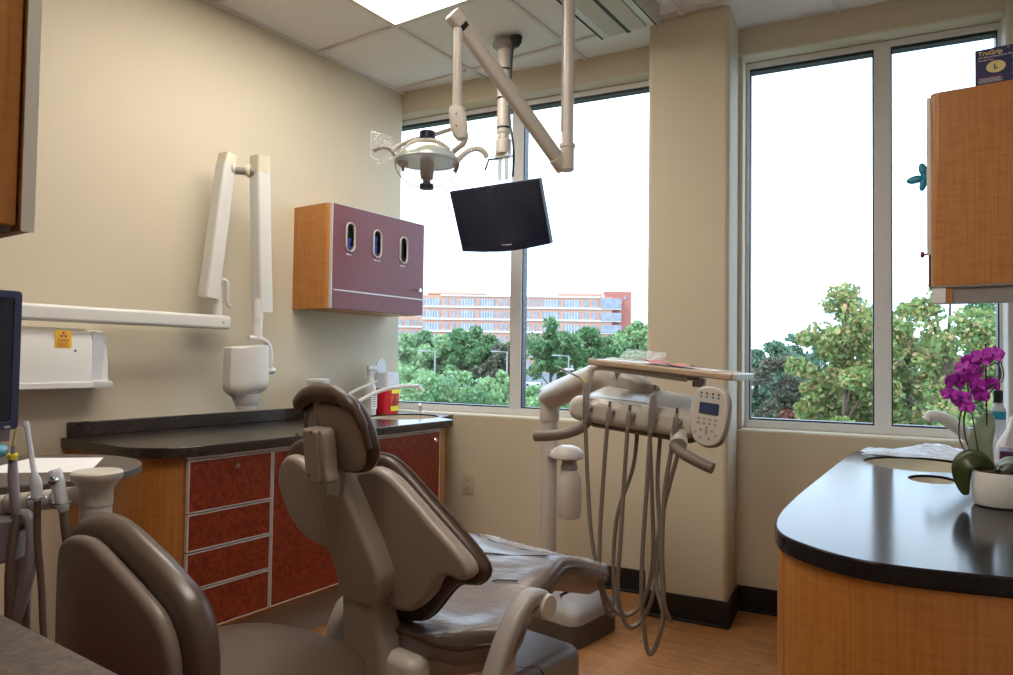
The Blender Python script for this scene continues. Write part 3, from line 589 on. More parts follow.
# plastic cover over the foot end
rs = []
for i, (p, q) in enumerate(zip(stn, stt)):
    if p.x < 1.69: continue
    rs.append([CH(0, p.x, 0) + CV * ((v_ - CH(0, p.x, 0)).dot(CV)) * (1.05 + .02 * math.sin(i * 2.1 + j)) + Z * ((v_.z - p.y + q.x / 2) * 1.22 + p.y - q.x / 2 + .004 * math.sin(j * 1.7 + i * 2.3)) for j, v_ in enumerate(section(p.x + .012 * (i % 3) / 3 + (.02 if i > 40 else 0), p.y, p.z, q.x))])
obj('foot_cover', MB().rings(rs[::-1]), 'clearp', t, sharp=20)
# structure under the seat
def rbox(name, s0, s1, f0, f1, z0, z1, mt, r=.03, par=None, dome=0, sh_=None):
    rs = []
    w_, d_ = s1 - s0, f1 - f0; K = 5
    for i in range(2): rs.append((0, z0 + i * .002))
    for i in range(K + 1):
        a = math.pi / 2 * i / K; rs.append((r * (1 - math.cos(a)), z1 - r + r * math.sin(a)))
    out = [[CH((s0 + s1) / 2 + p[0], (f0 + f1) / 2 + p[1], z) for p in rrect(w_ - 2 * q, d_ - 2 * q, max(r * 1.2 - q * .6, .004), 6)] for q, z in rs]
    return obj(name, MB().rings(out), mt, par or t, sharp=50)
rbox('seat_support', -.08, .185, 1.06, 1.44, .38, .500, 'cream', .025)
rbox('lift_housing', -.13, .14, 1.10, 1.50, .12, .42, 'cream', .03)
bs = rbox('pump_cover', -.20, .125, 1.40, 1.83, .035, .295, 'grey', .035)
rbox('cover_cap', -.202, .127, 1.30, 1.56, .035, .285, 'grey', .02)
obj('cover_seam', MB().tube([CH(-.160, 1.565, .292), CH(.06, 1.565, .292), CH(.09, 1.575, .292), CH(.10, 1.60, .291), CH(.11, 1.62, .285), CH(.128, 1.62, .27), CH(.128, 1.62, .05)], .004, 6), 'dgrey', bs)
obj('base_plate', MB().slab(rrect(.38, .74, .05), CH(-.03, 1.555, 0), CV, CU, .0008, .034, .006), 'dgrey', t)
# armrests
def arm(sg, name):
    pts = cr2([(1.31, .598), (1.275, .632), (1.225, .640), (1.175, .612), (1.13, .565), (1.095, .51), (1.07, .44), (1.06, .385)], 5, False) if False else [V((p.x, p.y)) for p in cr2([(1.275, .632, 0), (1.235, .640, 0), (1.19, .615, 0), (1.15, .57, 0), (1.115, .51, 0), (1.085, .445, 0), (1.065, .385, 0), (1.062, .34, 0)], 5, False)]
    rs = []
    for i, p in enumerate(pts):
        a = pts[max(i - 1, 0)]; b_ = pts[min(i + 1, len(pts) - 1)]; d_ = (b_ - a).normalized(); nn = V((-d_.y, d_.x))
        rs.append([CH(sg * .372 + q[0], p.x + nn.x * q[1], p.y + nn.y * q[1]) for q in rrect(.046, .036, .013)])
    a_ = obj(name, MB().rings(rs), 'grey', t, sharp=60)
    obj('end_disc', MB().lathe(CH(sg * .372 - .022, 1.270, .618), [(.0, 0), (.024, .001), (.028, .004), (.028, .048), (.025, .052), (0, .053)], CV, 24), 'cream', a_)
    obj('arm_pivot', MB().cyl(CH(sg * .16, 1.064, .36), CH(sg * .40, 1.064, .36), .028), 'grey', a_)
arm(1, 'armrest')
rs = []
for f, z in ((1.17, .33), (1.165, .40), (1.175, .46), (1.20, .505), (1.24, .525)): rs.append([CH(-.235 + q[0], f + q[1], z + q[1] * .5) for q in rrect(.05, .05, .018)])
obj('folded_armrest', MB().rings(rs), 'grey', t, sharp=60)
# ================================================================ floor junction box
t = root('junction_box', (-1.42, 2.68, 0), 'grey rounded floor junction box behind the foot of the dental chair', 'floor box')
rs = []; fw_ = CU; fc = V((-1.468, 2.69, 0))
def jring(q, z, w_=.30, l_=.34): return [fc + CV * p[0] + CU * p[1] + Z * z for p in rrect(w_ - 2 * q, l_ - 2 * q, .05, 6)]
obj('base', MB().rings([jring(.0, .001), jring(0, .088), jring(.004, .092)]), 'dgrey', t)
obj('lid', MB().rings([jring(.0, .092), jring(.004, .12), jring(.014, .138), jring(.035, .152), jring(.07, .162), jring(.11, .166)]), 'grey', t, sharp=60)
# ================================================================ delivery unit post and arm
t = root('delivery_unit', (-1.56, 2.66, .166), 'taupe dental delivery unit on a post with hanging handpiece hoses, tray and keypad', 'delivery unit')
px, py = -1.560, 2.66
obj('post', MB().cyl((px, py, .166), (px, py, .93), .036, .036, 28), 'cream', t)
obj('post_collar', MB().lathe((px, py, .90), [(.041, 0), (.043, .01), (.043, .06), (.04, .08), (.046, .10), (.046, .135), (.03, .15)]), 'cream', t)
def tap(name, pts, rad, mt, par=t, n=20, flat=None, sharp=50): return obj(name, MB().tube(pts, rad, n, flat), mt, par, sharp=sharp)
tap('lower_arm', [(px - .02, py + .02, 1.00), (px + .03, py - .02, 1.012), (-1.30, 2.46, 1.075), (-1.17, 2.36, 1.108), (-1.14, 2.34, 1.115)], [.046, .056, .053, .052, .046], 'cream')
obj('arm_knuckle', MB().ell((-1.10, 2.32, 1.118), .062, .06, .062).cyl((-1.16, 2.36, 1.11), (-1.03, 2.29, 1.122), .052, .050), 'cream', t)
tap('upper_arm', [(-1.06, 2.30, 1.10), (-.98, 2.28, 1.075), (-.92, 2.25, 1.05)], [.045, .042, .04], 'cream')
# water bottle
bx_, by_ = -1.425, 2.60
obj('bottle_bracket', MB().lathe((bx_ - .012, by_ + .0, .752), [(.066, 0), (.072, .006), (.070, .022), (.055, .042), (.03, .053), (0, .056)]).obox((-1.50, 2.62, .765), (.04, 0, 0), (0, .02, 0), (0, 0, .012)), 'cream', t)
b_ = obj('water_bottle', MB().lathe((bx_, by_, .502), [(.03, 0), (.046, .006), (.052, .03), (.053, .12), (.050, .17), (.038, .195), (.031, .203)]), 'bottleg', t)
obj('bottle_neck', MB().lathe((bx_, by_, .705), [(.034, 0), (.036, .01), (.034, .02), (.031, .024), (.031, .047)]), 'grey', b_)
obj('water', MB().lathe((bx_, by_, .506), [(.03, 0), (.044, .004), (.047, .025), (.047, .04)]), 'grey', b_)
# head, tilted a few degrees about the viewing direction
ex = V((1, 0, -.085)).normalized(); ez = V((.085, 0, 1)).normalized(); HC = V((-.905, 2.10, 1.0))
def U(a, b_, c_): return HC + ex * a + Y * b_ + ez * c_
def ubox(name, a0, a1, y0, y1, c0, c1, mt, r, par=t, taper=0):
    k = MB().slab(rrect(a1 - a0, c1 - c0, r, 5), U((a0 + a1) / 2, y1, (c0 + c1) / 2), ex, ez, 0, y1 - y0, min(.014, r)); return obj(name, k, mt, par, sharp=50)
hd = obj('head', MB().slab(rrect(.445, .084, .036, 6), U(-.022, .26, -.012), ex, ez, 0, .285, .026), 'cream', t, sharp=50)
for a in (-.155, -.075, -.005, .072, .150): bool_cut(hd, MB().ell(U(a + .004, -.032, .040), .030, .034, .034, 24, 14))
hd.data.polygons.foreach_set('use_smooth', [True] * len(hd.data.polygons)); hd.data.set_sharp_from_angle(angle=R(40))
k = MB(); rs = []
for y_, h, w_ in ((.03, .030, .200), (.05, .038, .200), (.12, .054, .198), (.18, .064, .195), (.24, .060, .188), (.27, .042, .18)): rs.append([U(-.02 + a_ * w_, y_, c_) for a_, c_ in ((-1, .01), (-.96, h - .008), (-.84, h), (0, h + .004), (.84, h), (.96, h - .008), (1, .01))])
obj('top_cover', k.rings(rs), 'white', hd, sharp=50)
HX = [-.155, -.075, -.005, .072, .150]
for i, a in enumerate(HX):
    obj('holder_clip', MB().obox(U(a, -.036, -.004), ex * .010, Y * .012, ez * .006), 'grey', hd, bevel=.002)
obj('lower_trim', MB().slab(rrect(.36, .040, .016), U(.01, .22, -.050), ex, ez, 0, .215, .008), 'handle', hd)
def handle(pts, rad): return tap('grab_handle', cr2(pts, 5, False), rad, 'handle', n=16)
handle([U(-.165, -.02, -.050), U(-.175, -.06, -.074), U(-.215, -.09, -.094), U(-.26, -.10, -.106), U(-.312, -.10, -.116)], .0175)
tap('handle_joint', [U(.15, -.02, -.045), U(.165, -.06, -.07)], .026, 'cream')
handle([U(.150, -.055, -.072), U(.185, -.085, -.086), U(.225, -.10, -.097), U(.265, -.11, -.106), U(.29, -.112, -.111)], .0165)
# tray on its bent tube
tap('tray_support', cr2([U(-.198, .02, .0), U(-.198, .02, .07), U(-.190, .02, .115), U(-.165, .02, .132), U(-.10, .025, .134), U(.14, .04, .128)], 6, False), .0125, 'cream')
k = MB().box(0, 0, 0, .01, .01, .01)
obj('support_bar', MB().obox(U(.03, .05, .130), ex * .15, Y * .018, ez * .008).obox(U(.175, .05, .118), ex * .018, Y * .014, ez * .014), 'grey', t, bevel=.003)
tr = obj('instrument_tray', MB().slab(rrect(.475, .21, .02), U(.075, .030, .141), ex, Y, 0, .019, .005), 'tray', t)
obj('tray_lip', MB().tube([U(-.155 + .0, -.068, .158), U(.306, -.068, .158), U(.306, .128, .158), U(-.158, .128, .158)], .004, 6, closed=True), 'cream', tr)
obj('side_rail', MB().obox(U(.3155, .030, .151), ex * .004, Y * .100, ez * .010), 'alu', tr, bevel=.002)
obj('tray_paper', MB().slab(rrect(.34, .13, .004), U(.07, .045, .161), ex, Y, 0, .0008), 'paper', tr)
# keypad panel facing the chair side
kx = V((.96, -.20, -.08)).normalized(); kz = V((.12, .02, 1)).normalized(); kz = (kz - kx * kz.dot(kx)).normalized(); ky = kx.cross(kz)
KC = V((-.618, 1.98, 1.012))
ko = sz([(0, .085), (.032, .079), (.052, .055), (.056, .01), (.052, -.035), (.036, -.070), (0, -.083), (-.036, -.070), (-.052, -.035), (-.056, .01), (-.052, .055), (-.032, .079)], 4)
kp = obj('keypad', MB().slab(ko, KC - ky * -.02, kx, kz, 0, .02, .006), 'cream', t)
KF = KC + ky * (.02 + .0203)
def KP(a, c_, h=0): return KC + kx * a + kz * c_ + ky * (.0403 + h)
obj('keypad_bezel', MB().tube([KC + ky * .022 + kx * p[0] * 1.01 + kz * p[1] * 1.01 for p in ko], .004, 6, closed=True), 'grey', kp)
obj('display', MB().slab(rrect(.060, .032, .003), KP(.002, .024), kx, kz, 0, .0012), 'lcd', kp)
for j, zc in enumerate((.0655, .0555)):
    for i in range(4): obj('indicator', MB().lathe(KP(-.026 + i * .018, zc), [(.0034, 0), (.0034, .0008), (0, .0012)], ky, 10), 'teal' if j else 'dgrey', kp)
for zc in (-.006, -.019):
    for i in range(4): obj('key', MB().slab(ellp(.0048, .0034, 12), KP(-.027 + i * .0175, zc), kx, kz, 0, .001), 'grey', kp)
for a, zc in ((-.034, -.047), (-.016, -.060), (.010, -.060), (.030, -.048), (-.018, -.038), (.0, -.030), (.018, -.038), (.0, -.046), (0, -.038)): obj('key', MB().slab(ellp(.0046, .0036, 12), KP(a, zc), kx, kz, 0, .001), 'grey', kp)
obj('keypad_bracket', MB().tube([U(.19, .10, -.01), U(.22, .02, -.01), KC + ky * -.02 + kz * -.02], .014, 10), 'cream', t)
# instruments and hoses
def hose(pts, r=.0068, mt='hose'): return tap('hose', cr2(pts, 7, False), r, mt, n=10)
# air/water syringe (leftmost)
i0 = tap('air_water_syringe', cr2([U(-.172, -.040, .078), U(-.166, -.045, .045), U(-.163, -.048, .0), U(-.158, -.048, -.05)], 5, False), [.012] * 4 + [.0105] * 6 + [.009] * 6, 'steel', n=14)
obj('syringe_tip', MB().tube(cr2([U(-.172, -.040, .082), U(-.186, -.050, .092), U(-.235, -.07, .112), U(-.262, -.08, .122)], 4, False), .0030, 8), 'steel', i0); obj('tip_nut', MB().cyl(U(-.172, -.042, .080), U(-.190, -.052, .094), .006, .0045), 'gold', i0)
ends = [U(-.158, -.048, -.05)]
for i, (a, top, rr_) in enumerate(((-.078, .012, .0085), (-.008, .010, .0085), (.068, .082, .0105), (.146, .022, .0095))):
    g_ = tap('handpiece_coupler', [U(a, -.045, top), U(a, -.046, top - .012), U(a, -.046, top - .013), U(a, -.048, -.02), U(a, -.050, -.05)], [.0055, .0055, rr_, rr_, rr_ * .85], 'steel', n=14)
    obj('coupler_tip', MB().cyl(U(a, -.045, top), U(a, -.045, top + .018), .0042), 'dgrey', g_)
    if top > .05: obj('coupler_sleeve', MB().cyl(U(a, -.046, top - .075), U(a, -.0455, top - .02), .0125, .0115), 'steel', g_)
    ends.append(U(a, -.050, -.05))
def q(a, y_, z): return (a, y_, z)
hose([ends[0], q(-1.045, 2.03, .78), q(-1.015, 2.0, .62), q(-.985, 1.99, .50), q(-.956, 1.99, .40), q(-.945, 2.02, .372), q(-.957, 2.06, .392), q(-.985, 2.10, .50), q(-.985, 2.13, .66), q(-.94, 2.15, .82), q(-.925, 2.15, .955)])
hose([ends[1], q(-.990, 2.03, .78), q(-.985, 2.0, .60), q(-.972, 1.99, .47), q(-.925, 2.02, .38), q(-.87, 2.06, .41), q(-.850, 2.10, .53), q(-.865, 2.13, .72), q(-.885, 2.15, .955)])
hose([ends[2], q(-.918, 2.03, .78), q(-.915, 2.0, .60), q(-.912, 1.98, .46), q(-.882, 1.99, .362), q(-.840, 2.03, .40), q(-.820, 2.07, .53), q(-.815, 2.11, .75), q(-.80, 2.15, .955)])
hose([ends[3], q(-.838, 2.02, .78), q(-.838, 1.99, .58), q(-.832, 1.98, .42), q(-.808, 1.98, .300), q(-.780, 2.01, .40), q(-.800, 2.05, .58), q(-.835, 2.10, .78), q(-.845, 2.15, .955)])
hose([ends[4], q(-.784, 2.03, .78), q(-.780, 2.0, .60), q(-.765, 1.98, .46), q(-.752, 2.0, .405), q(-.790, 2.03, .425), q(-.83, 2.07, .53), q(-.815, 2.11, .72), q(-.765, 2.15, .955)])
# things on the tray
nap = MB(); gx_ = [(i, j) for j in range(9) for i in range(11)]
nap.v = [U(-.0 + i * .0165 + .02 * (j / 8) + .008 * math.sin(j), -.045 + j * .013 + .008 * math.sin(i * .8), .1645 + .0035 * (1 + math.sin(i * 1.3 + j * .9)) + (.004 if i < 3 else 0)) for i, j in gx_]
nap.f = [[j * 11 + i, j * 11 + i + 1, (j + 1) * 11 + i + 1, (j + 1) * 11 + i] for j in range(8) for i in range(10)]
o = obj('paper_napkin', nap, 'pink', label='crumpled pink paper napkin lying on the delivery unit tray', cat='napkin'); so = o.modifiers.new('s', 'SOLIDIFY'); so.thickness = .0015; so.offset = 1
k = MB().slab(rrect(.15, .10, .01), U(-.045, .10, .178), ex, (Y * .9 + ez * .42).normalized(), 0, .001)
obj('clear_sleeve', k, 'clearp', label='clear plastic sleeve propped at the back of the delivery tray', cat='plastic sleeve')
# ================================================================ operating light
t = root('operating_light', (-1.256, 2.25, 2.672), 'dental operating light on a jointed cream ceiling arm above the chair', 'operating light')
obj('drop_tube', MB().cyl((-1.256, 2.25, 2.672), (-1.258, 2.252, 1.955), .0225, .0225, 24), 'cream', t)
obj('tube_groove', MB().obox((-1.268, 2.2295, 2.34), (.004, .002, 0), (0, .001, 0), (0, 0, .33)), 'grey', t)
obj('elbow_socket', MB().lathe((-1.258, 2.252, 1.868), [(.022, 0), (.026, .004), (.026, .085), (.030, .088), (.030, .100), (.024, .102)]), 'cream', t)
A_, B_ = V((-1.285, 2.225, 1.905)), V((-1.420, 1.780, 2.288))
d_ = (B_ - A_); L_ = d_.length; d_.normalize(); s_ = Z.cross(d_).normalized(); q_ = d_.cross(s_)
def brk(f0, f1, w_, h_, off=0): return MB().rings([[A_ + d_ * L_ * f + s_ * p[0] + q_ * (p[1] + off) for p in rrect(w_, h_, .012)] for f in (f0, f1)])
obj('spring_arm', brk(.03, .97, .036, .044), 'cream', t, bevel=.003); obj('arm_top_cover', brk(.0, 1.0, .030, .014, .024), 'cream', t, bevel=.003)
obj('arm_end_cap', brk(.955, 1.035, .042, .052), 'cream', t, bevel=.006); obj('arm_end_cap', brk(-.07, .03, .040, .050), 'cream', t, bevel=.006)
obj('arm_vent', brk(.93, .958, .037, .045), 'black', t)
lx, ly = -1.416, 1.790
obj('light_stem', MB().cyl((lx, ly, 2.262), (lx, ly, 1.985), .0155), 'cream', t)
k = MB(); rs = []
for z, w_, dx in ((1.992, .044, 0), (1.985, .054, 0), (1.925, .058, .008), (1.90, .046, .012), (1.888, .03, .016)): rs.append([V((lx + dx, ly, z)) + CAMX * p[0] + CAMY * p[1] for p in rrect(w_, .045, .012)] if False else [V((lx + dx * .83 + p[0] * .83 - p[1] * .55, ly + dx * .55 + p[0] * .55 + p[1] * .83, z)) for p in rrect(w_, .045, .012)])
obj('swivel_block', MB().rings(rs[::-1]), 'cream', t, sharp=50)
for z in (1.965, 1.925): obj('screw', MB().lathe((lx + .0135, ly - .0195, z), [(.003, 0), (.003, .003), (0, .003)], (.55, -.83, 0), 10), 'dgrey', t)
LX = V((.83, .56, 0)); LY = V((-.56, .83, 0)); LC = V((-1.500, 1.742, 1.826))
def LP(a, z, b_=0): return LC + LX * a + LY * b_ + Z * z
obj('reflector_dish', MB().lathe(LC, [(.104, -.012), (.104, -.008), (.095, .010), (.072, .030), (.045, .042), (.02, .047), (.0, .048)]), 'dish', t)
obj('lamp_shield', MB().lathe(LC, [(.001, -.098), (.022, -.092), (.050, -.074), (.078, -.048), (.104, -.012), (.103, -.010), (.076, -.045), (.048, -.070), (.02, -.087), (.001, -.093)]), 'shield', t)
obj('dish_rim', MB().tube([LP(.104 * math.cos(a * math.pi / 20), -.012, .104 * math.sin(a * math.pi / 20)) for a in range(40)], .0022, 6, closed=True), 'alu', t)
obj('shield_rib', MB().tube([LP(.106 * math.sin(a * math.pi / 24), -.012 - .086 * math.cos(a * math.pi / 24), -.0) for a in range(-12, 13)], .0018, 6), 'grey', t)
obj('bulb_housing', MB().lathe(LC, [(.020, -.060), (.022, -.052), (.024, -.018), (.022, -.008), (.02, .0)]), 'dgrey', t)
obj('front_knob', MB().lathe(LC, [(.016, -.104), (.0235, -.102), (.0235, -.088), (.012, -.084), (.012, -.072), (.020, -.068), (.02, -.058)]), 'bezel', t)
obj('rear_cap', MB().lathe(LC, [(.024, .044), (.026, .05)]), 'cream', t); obj('rear_knob', MB().lathe(LC, [(.024, .050), (.0265, .052), (.0265, .086), (.022, .089)]), 'bezel', t)
obj('yoke', MB().tube(cr2([LP(-.112, .020), LP(-.10, .034), LP(-.06, .056), (LP(-.02, .078, .03)), LP(.03, .094, .035), LP(.075, .104, .02), LP(.115, .098, .0), LP(.128, .074, -.01), LP(.118, .046, -.01), LP(.10, .034, -.005), LP(.085, .022)], 6, False), .011, 12, .6), 'cream', t, sharp=60)
obj('yoke', MB().tube(cr2([LP(-.092, .012), LP(-.05, .042, -.02), LP(.0, .054, -.02), LP(.04, .046, -.02), LP(.075, .024, -.01)], 6, False), .008, 10), 'cream', t)
obj('handle', MB().tube(cr2([LP(-.105, .006), LP(-.12, .026), LP(-.145, .034), LP(-.17, .026), LP(-.176, .020)], 5, False), .0065, 10), 'handle', t)
obj('handle', MB().tube(cr2([LP(.09, -.024), LP(.105, .0), LP(.135, .026), LP(.165, .034), LP(.188, .022), LP(.196, .006)], 5, False), .009, 10), 'cream', t)
for sx in (-1, 1):
    rs = [[LP(sx * (.098 + .022 * i) + .0, .004 + .012 * math.sin(i * 1.4) + (.028 + .004 * i - (.008 * (i - 3) if i > 3 else 0)) * math.sin(a * math.pi / 6) * (1.3 if sx < 0 else 1) + (.012 * i if sx < 0 else .006 * i), (.014 + .003 * math.sin(a + i)) * math.cos(a * math.pi / 6)) for a in range(12)] for i in range(5)]
    obj('barrier_sleeve', MB().rings(rs if sx > 0 else rs[::-1]), 'clearp', t, sharp=25)
obj('clip', MB().cyl(LP(-.078, -.012), LP(-.078, -.026), .018, .016).cyl(LP(-.078, -.026), LP(-.08, -.045), .006, .004), 'grey', t); obj('clip', MB().tube([LP(.095, -.01), LP(.10, -.025), LP(.09, -.045)], .006, 8), 'grey', t)
# ================================================================ monitor hung from the ceiling
t = root('ceiling_monitor', (-1.97, 2.87, CE), 'black flat monitor tilted on a grey ceiling pole in front of the window', 'monitor')
mx_, my_ = -1.968, 2.868
obj('ceiling_plate', MB().lathe((mx_, my_, CE - .02), [(.038, -.028), (.040, -.01), (.062, -.006), (.064, .0), (.05, .019), (.03, .0195)]), 'grey', t)
obj('pole', MB().cyl((mx_, my_, CE - .03), (mx_, my_, 2.30), .035).cyl((mx_, my_, 2.34), (mx_, my_, 2.215), .030), 'cream', t)
obj('pole_collar', MB().lathe((mx_, my_, 2.19), [(.034, 0), (.040, .006), (.040, .075), (.034, .082)]), 'cream', t)
obj('tilt_bracket', MB().obox((mx_ - .02, my_, 2.13), (.006, 0, 0), (0, .01, 0), (0, 0, .065)).obox((mx_ + .02, my_, 2.13), (.006, 0, 0), (0, .01, 0), (0, 0, .065)).obox((mx_, my_, 2.185), (.04, 0, 0), (0, .02, 0), (0, 0, .008)), 'alu', t)
obj('lock_handle', MB().tube([(mx_ - .02, my_, 2.175), (mx_ - .075, my_ - .02, 2.175), (mx_ - .09, my_ - .03, 2.12)], .006, 8), 'black', t)
obj('cable', MB().tube(cr2([(mx_ + .075, my_ - .01, CE), (mx_ + .06, my_ - .02, CE - .06), (mx_ + .052, my_ - .02, 2.60), (mx_ + .045, my_ - .02, 2.48), (mx_ + .05, my_ - .02, 2.35), (mx_ + .075, my_ - .02, 2.20), (mx_ + .045, my_ + .02, 2.08)], 5, False), .006, 8), 'cable', t)
obj('cable_gland', MB().lathe((mx_ + .075, my_ - .01, CE - .05), [(.012, 0), (.026, .02), (.03, .05)]), 'black', t)
for z in (2.615, 2.47, 2.32): obj('cable_tie', MB().lathe((mx_, my_, z), [(.036, 0), (.038, .002), (.038, .008), (.036, .010)]), 'cable', t)
MC = V((-1.985, 2.86, 1.878)); nrm = V((.02, -.925, -.38)).normalized()
rx_ = nrm.cross(Z).normalized() * -1; rx_ = V((.9998, .02, 0)).normalized(); rx_ = (rx_ - nrm * rx_.dot(nrm)).normalized(); uz = nrm.cross(rx_) ; uz = uz if uz.z > 0 else -uz
ro = R(0); rx2 = rx_ * math.cos(ro) + uz * math.sin(ro); uz2 = uz * math.cos(ro) - rx_ * math.sin(ro); nm = rx2.cross(uz2)
mo = [(-.266, .160), (.266, .160), (.266, -.158), (.13, -.172), (0, -.176), (-.13, -.172), (-.266, -.158)]
hsg = obj('housing', MB().slab(mo, MC - nm * .03, rx2, uz2, -.0, .034, .004), 'bezel', t, sharp=50)
obj('screen', MB().slab(rrect(.500, .280, .002), MC + rx2 * 0 + uz2 * .008 + nm * .0035, rx2, uz2, 0, .0015), 'screen', hsg, smooth=False)
obj('chin_trim', MB().tube([MC + nm * -.01 + rx2 * a + uz2 * (-.150 - .026 * (1 - (a / .215) ** 2)) for a in [-.215 + .043 * i for i in range(11)]], .005, 8), 'milky', hsg)
obj('webcam', MB().lathe(MC + uz2 * .150 + nm * .003, [(.003, 0), (.003, .001), (0, .0012)], nm, 10), 'chrome', hsg)
lg = MB().tube([MC + nm * .0048 + rx2 * (-.012) + uz2 * -.138, MC + nm * .0048 + rx2 * (-.004) + uz2 * -.146, MC + nm * .0048 + rx2 * (.004) + uz2 * -.139], .0012, 6)
lgo = obj('logo', lg, 'lightink', hsg); obj('logo_bar', MB().obox(MC + nm * .0046 + rx2 * .026 + uz2 * -.1435, rx2 * .020, uz2 * .0022, nm * .0005), 'lightink', lgo, smooth=False)
# ================================================================ operator stool
t = root('operator_stool', (-1.25, .88, 0), 'taupe operator stool with rounded padded backrest at the lower left', 'stool')
so_ = sz([(p_[0] - .025, p_[1] - .040) for p_ in [(-1.425, .80), (-1.410, .850), (-1.352, .873), (-1.281, .878), (-1.229, .868), (-1.160, .845), (-1.101, .823), (-1.035, .790), (-.999, .740), (-.990, .680), (-.995, .58), (-1.03, .51), (-1.12, .465), (-1.29, .465), (-1.38, .51), (-1.415, .59), (-1.425, .70)]], 4)
def curve_y(mb, cx, k):
    for p in mb.v: p.x = -1.425 + (p.x + 1.425) * .935
    for p in mb.v: p.y += k * (p.x - cx) ** 2
    return mb
obj('back_shell', curve_y(MB().slab(so_, (0, .645, 0), X, Z, 0, .028, .014, dome=.008), -1.21, .25), 'taupe2', t, sharp=50)
po_ = sz([(p_[0] + .045 * (p_[0] + .995) / .47, p_[1] - .022) for p_ in [(-1.46, .80), (-1.43, .855), (-1.35, .888), (-1.26, .888), (-1.17, .862), (-1.09, .828), (-1.025, .785), (-.998, .72), (-.995, .64), (-1.01, .55), (-1.07, .48), (-1.2, .455), (-1.34, .465), (-1.43, .53), (-1.465, .66)]], 4)
obj('back_cushion', curve_y(MB().slab([(-p[0], p[1]) for p in po_], (0, .645, 0), -X, Z, 0, .058, .028, dome=.010), -1.21, .25), 'stoolv', t, sharp=60)
obj('seat_cushion', MB().slab(ellp(.255, .235, 44, -1.235, .875, 2.5), (0, 0, .478), X, Y, 0, .066, .026, dome=.010), 'stoolv', t, sharp=60)
obj('seat_pan', MB().slab(ellp(.23, .21, 36, -1.235, .875, 2.5), (0, 0, .455), X, Y, 0, .024, .006), 'dgrey', t)
obj('back_stem', MB().tube(cr2([(-1.22, .80, .440), (-1.22, .62, .435), (-1.22, .585, .46), (-1.22, .598, .56), (-1.22, .618, .62)], 5, False), .020, 10, .5), 'grey', t)
obj('gas_lift', MB().cyl((-1.235, .875, .12), (-1.235, .875, .455), .024).cyl((-1.235, .875, .10), (-1.235, .875, .28), .034), 'chrome', t)
obj('star_base', MB().lathe((-1.235, .875, .085), [(.04, 0), (.045, .01), (.045, .05), (.03, .06)]), 'grey', t)
for i in range(5):
    a = R(72 * i + 20); e_ = V((-1.235 + .25 * math.cos(a), .875 + .25 * math.sin(a), .075))
    lg_ = obj('leg', MB().tube([(-1.235, .875, .115), tuple((V((-1.235, .875, .11)) + e_) / 2 + V((0, 0, .008))), tuple(e_)], [.024, .020, .016], 10), 'grey', t)
    obj('caster', MB().cyl(e_ + V((-math.sin(a), math.cos(a), 0)) * -.02 + Z * -.048, e_ + V((-math.sin(a), math.cos(a), 0)) * .02 + Z * -.048, .026, n=16).cyl(e_ + Z * -.03, e_, .008), 'black', lg_)
# ================================================================ round side table with a sheet of paper
tc_ = (-2.055, .812)
t = root('round_table', (*tc_, 0), 'small round dark table top on a post beside the left wall', 'table')
obj('tabletop', MB().slab(ellp(.2705, .2705, 56, *tc_), (0, 0, .845), X, Y, 0, .022, .004), 'ctop3b', t)
obj('edge_band', MB().rings([[V((tc_[0] + r_ * math.cos(2 * math.pi * j / 56), tc_[1] + r_ * math.sin(2 * math.pi * j / 56), z)) for j in range(56)] for r_, z in ((.270, .8475), (.274, .8475), (.274, .8645), (.270, .8645))], closed=True), 'dgrey', t)
obj('post', MB().cyl((*tc_, .03), (*tc_, .845), .028), 'grey', t); obj('foot', MB().lathe((*tc_, .0008), [(.20, 0), (.20, .012), (.05, .03), (.035, .06)]), 'grey', t)
k = MB(); q4 = [(-2.065, .700), (-2.23, .90), (-2.09, 1.03), (-1.865, .885)]
k.v = [V((x, y, z)) for z in (.8675, .8682) for x, y in q4]; k.f = [[3, 2, 1, 0], [4, 5, 6, 7], [0, 1, 5, 4], [1, 2, 6, 5], [2, 3, 7, 6], [3, 0, 4, 7]]
obj('paper_sheet', k, 'paper', smooth=False, label='blank white paper sheet lying on the small round table', cat='paper')
# ================================================================ assistant instrument stand
t = root('assistant_stand', (-1.569, .761, 0), 'cream assistant instrument bar with suction hoses on a post, left of the stool', 'instrument stand')
obj('post', MB().cyl((-1.569, .761, .03), (-1.569, .761, .86), .031), 'cream', t); obj('foot', MB().lathe((-1.569, .761, .0008), [(.115, 0), (.115, .012), (.05, .03), (.035, .06)]), 'grey', t)
obj('post_cap', MB().lathe((-1.569, .761, .845), [(.0325, 0), (.0325, .030), (.036, .040), (.046, .052), (.050, .058), (.050, .068), (.046, .072), (.030, .0735), (0, .074)]), 'cream', t)
bd = V((-1.569 + 2.05, .761 - .455, .862 - .785)); b0 = V((-1.60, .742, .862)); b1 = b0 - bd.normalized() * .60
obj('instrument_bar', MB().cyl(b1, b0 + bd.normalized() * .02, .0215), 'cream', t)
bdn = bd.normalized()
for i, s_ in enumerate((.048, .098, .150, .205, .27)): obj('holder_ring', MB().cyl(b0 - bdn * (s_ - .0), b0 - bdn * (s_ + .006), .0225), 'grey', t)
def tp(name, pts, rad, mt, par=t, n=12): return obj(name, MB().tube(pts, rad, n), mt, par, sharp=50)
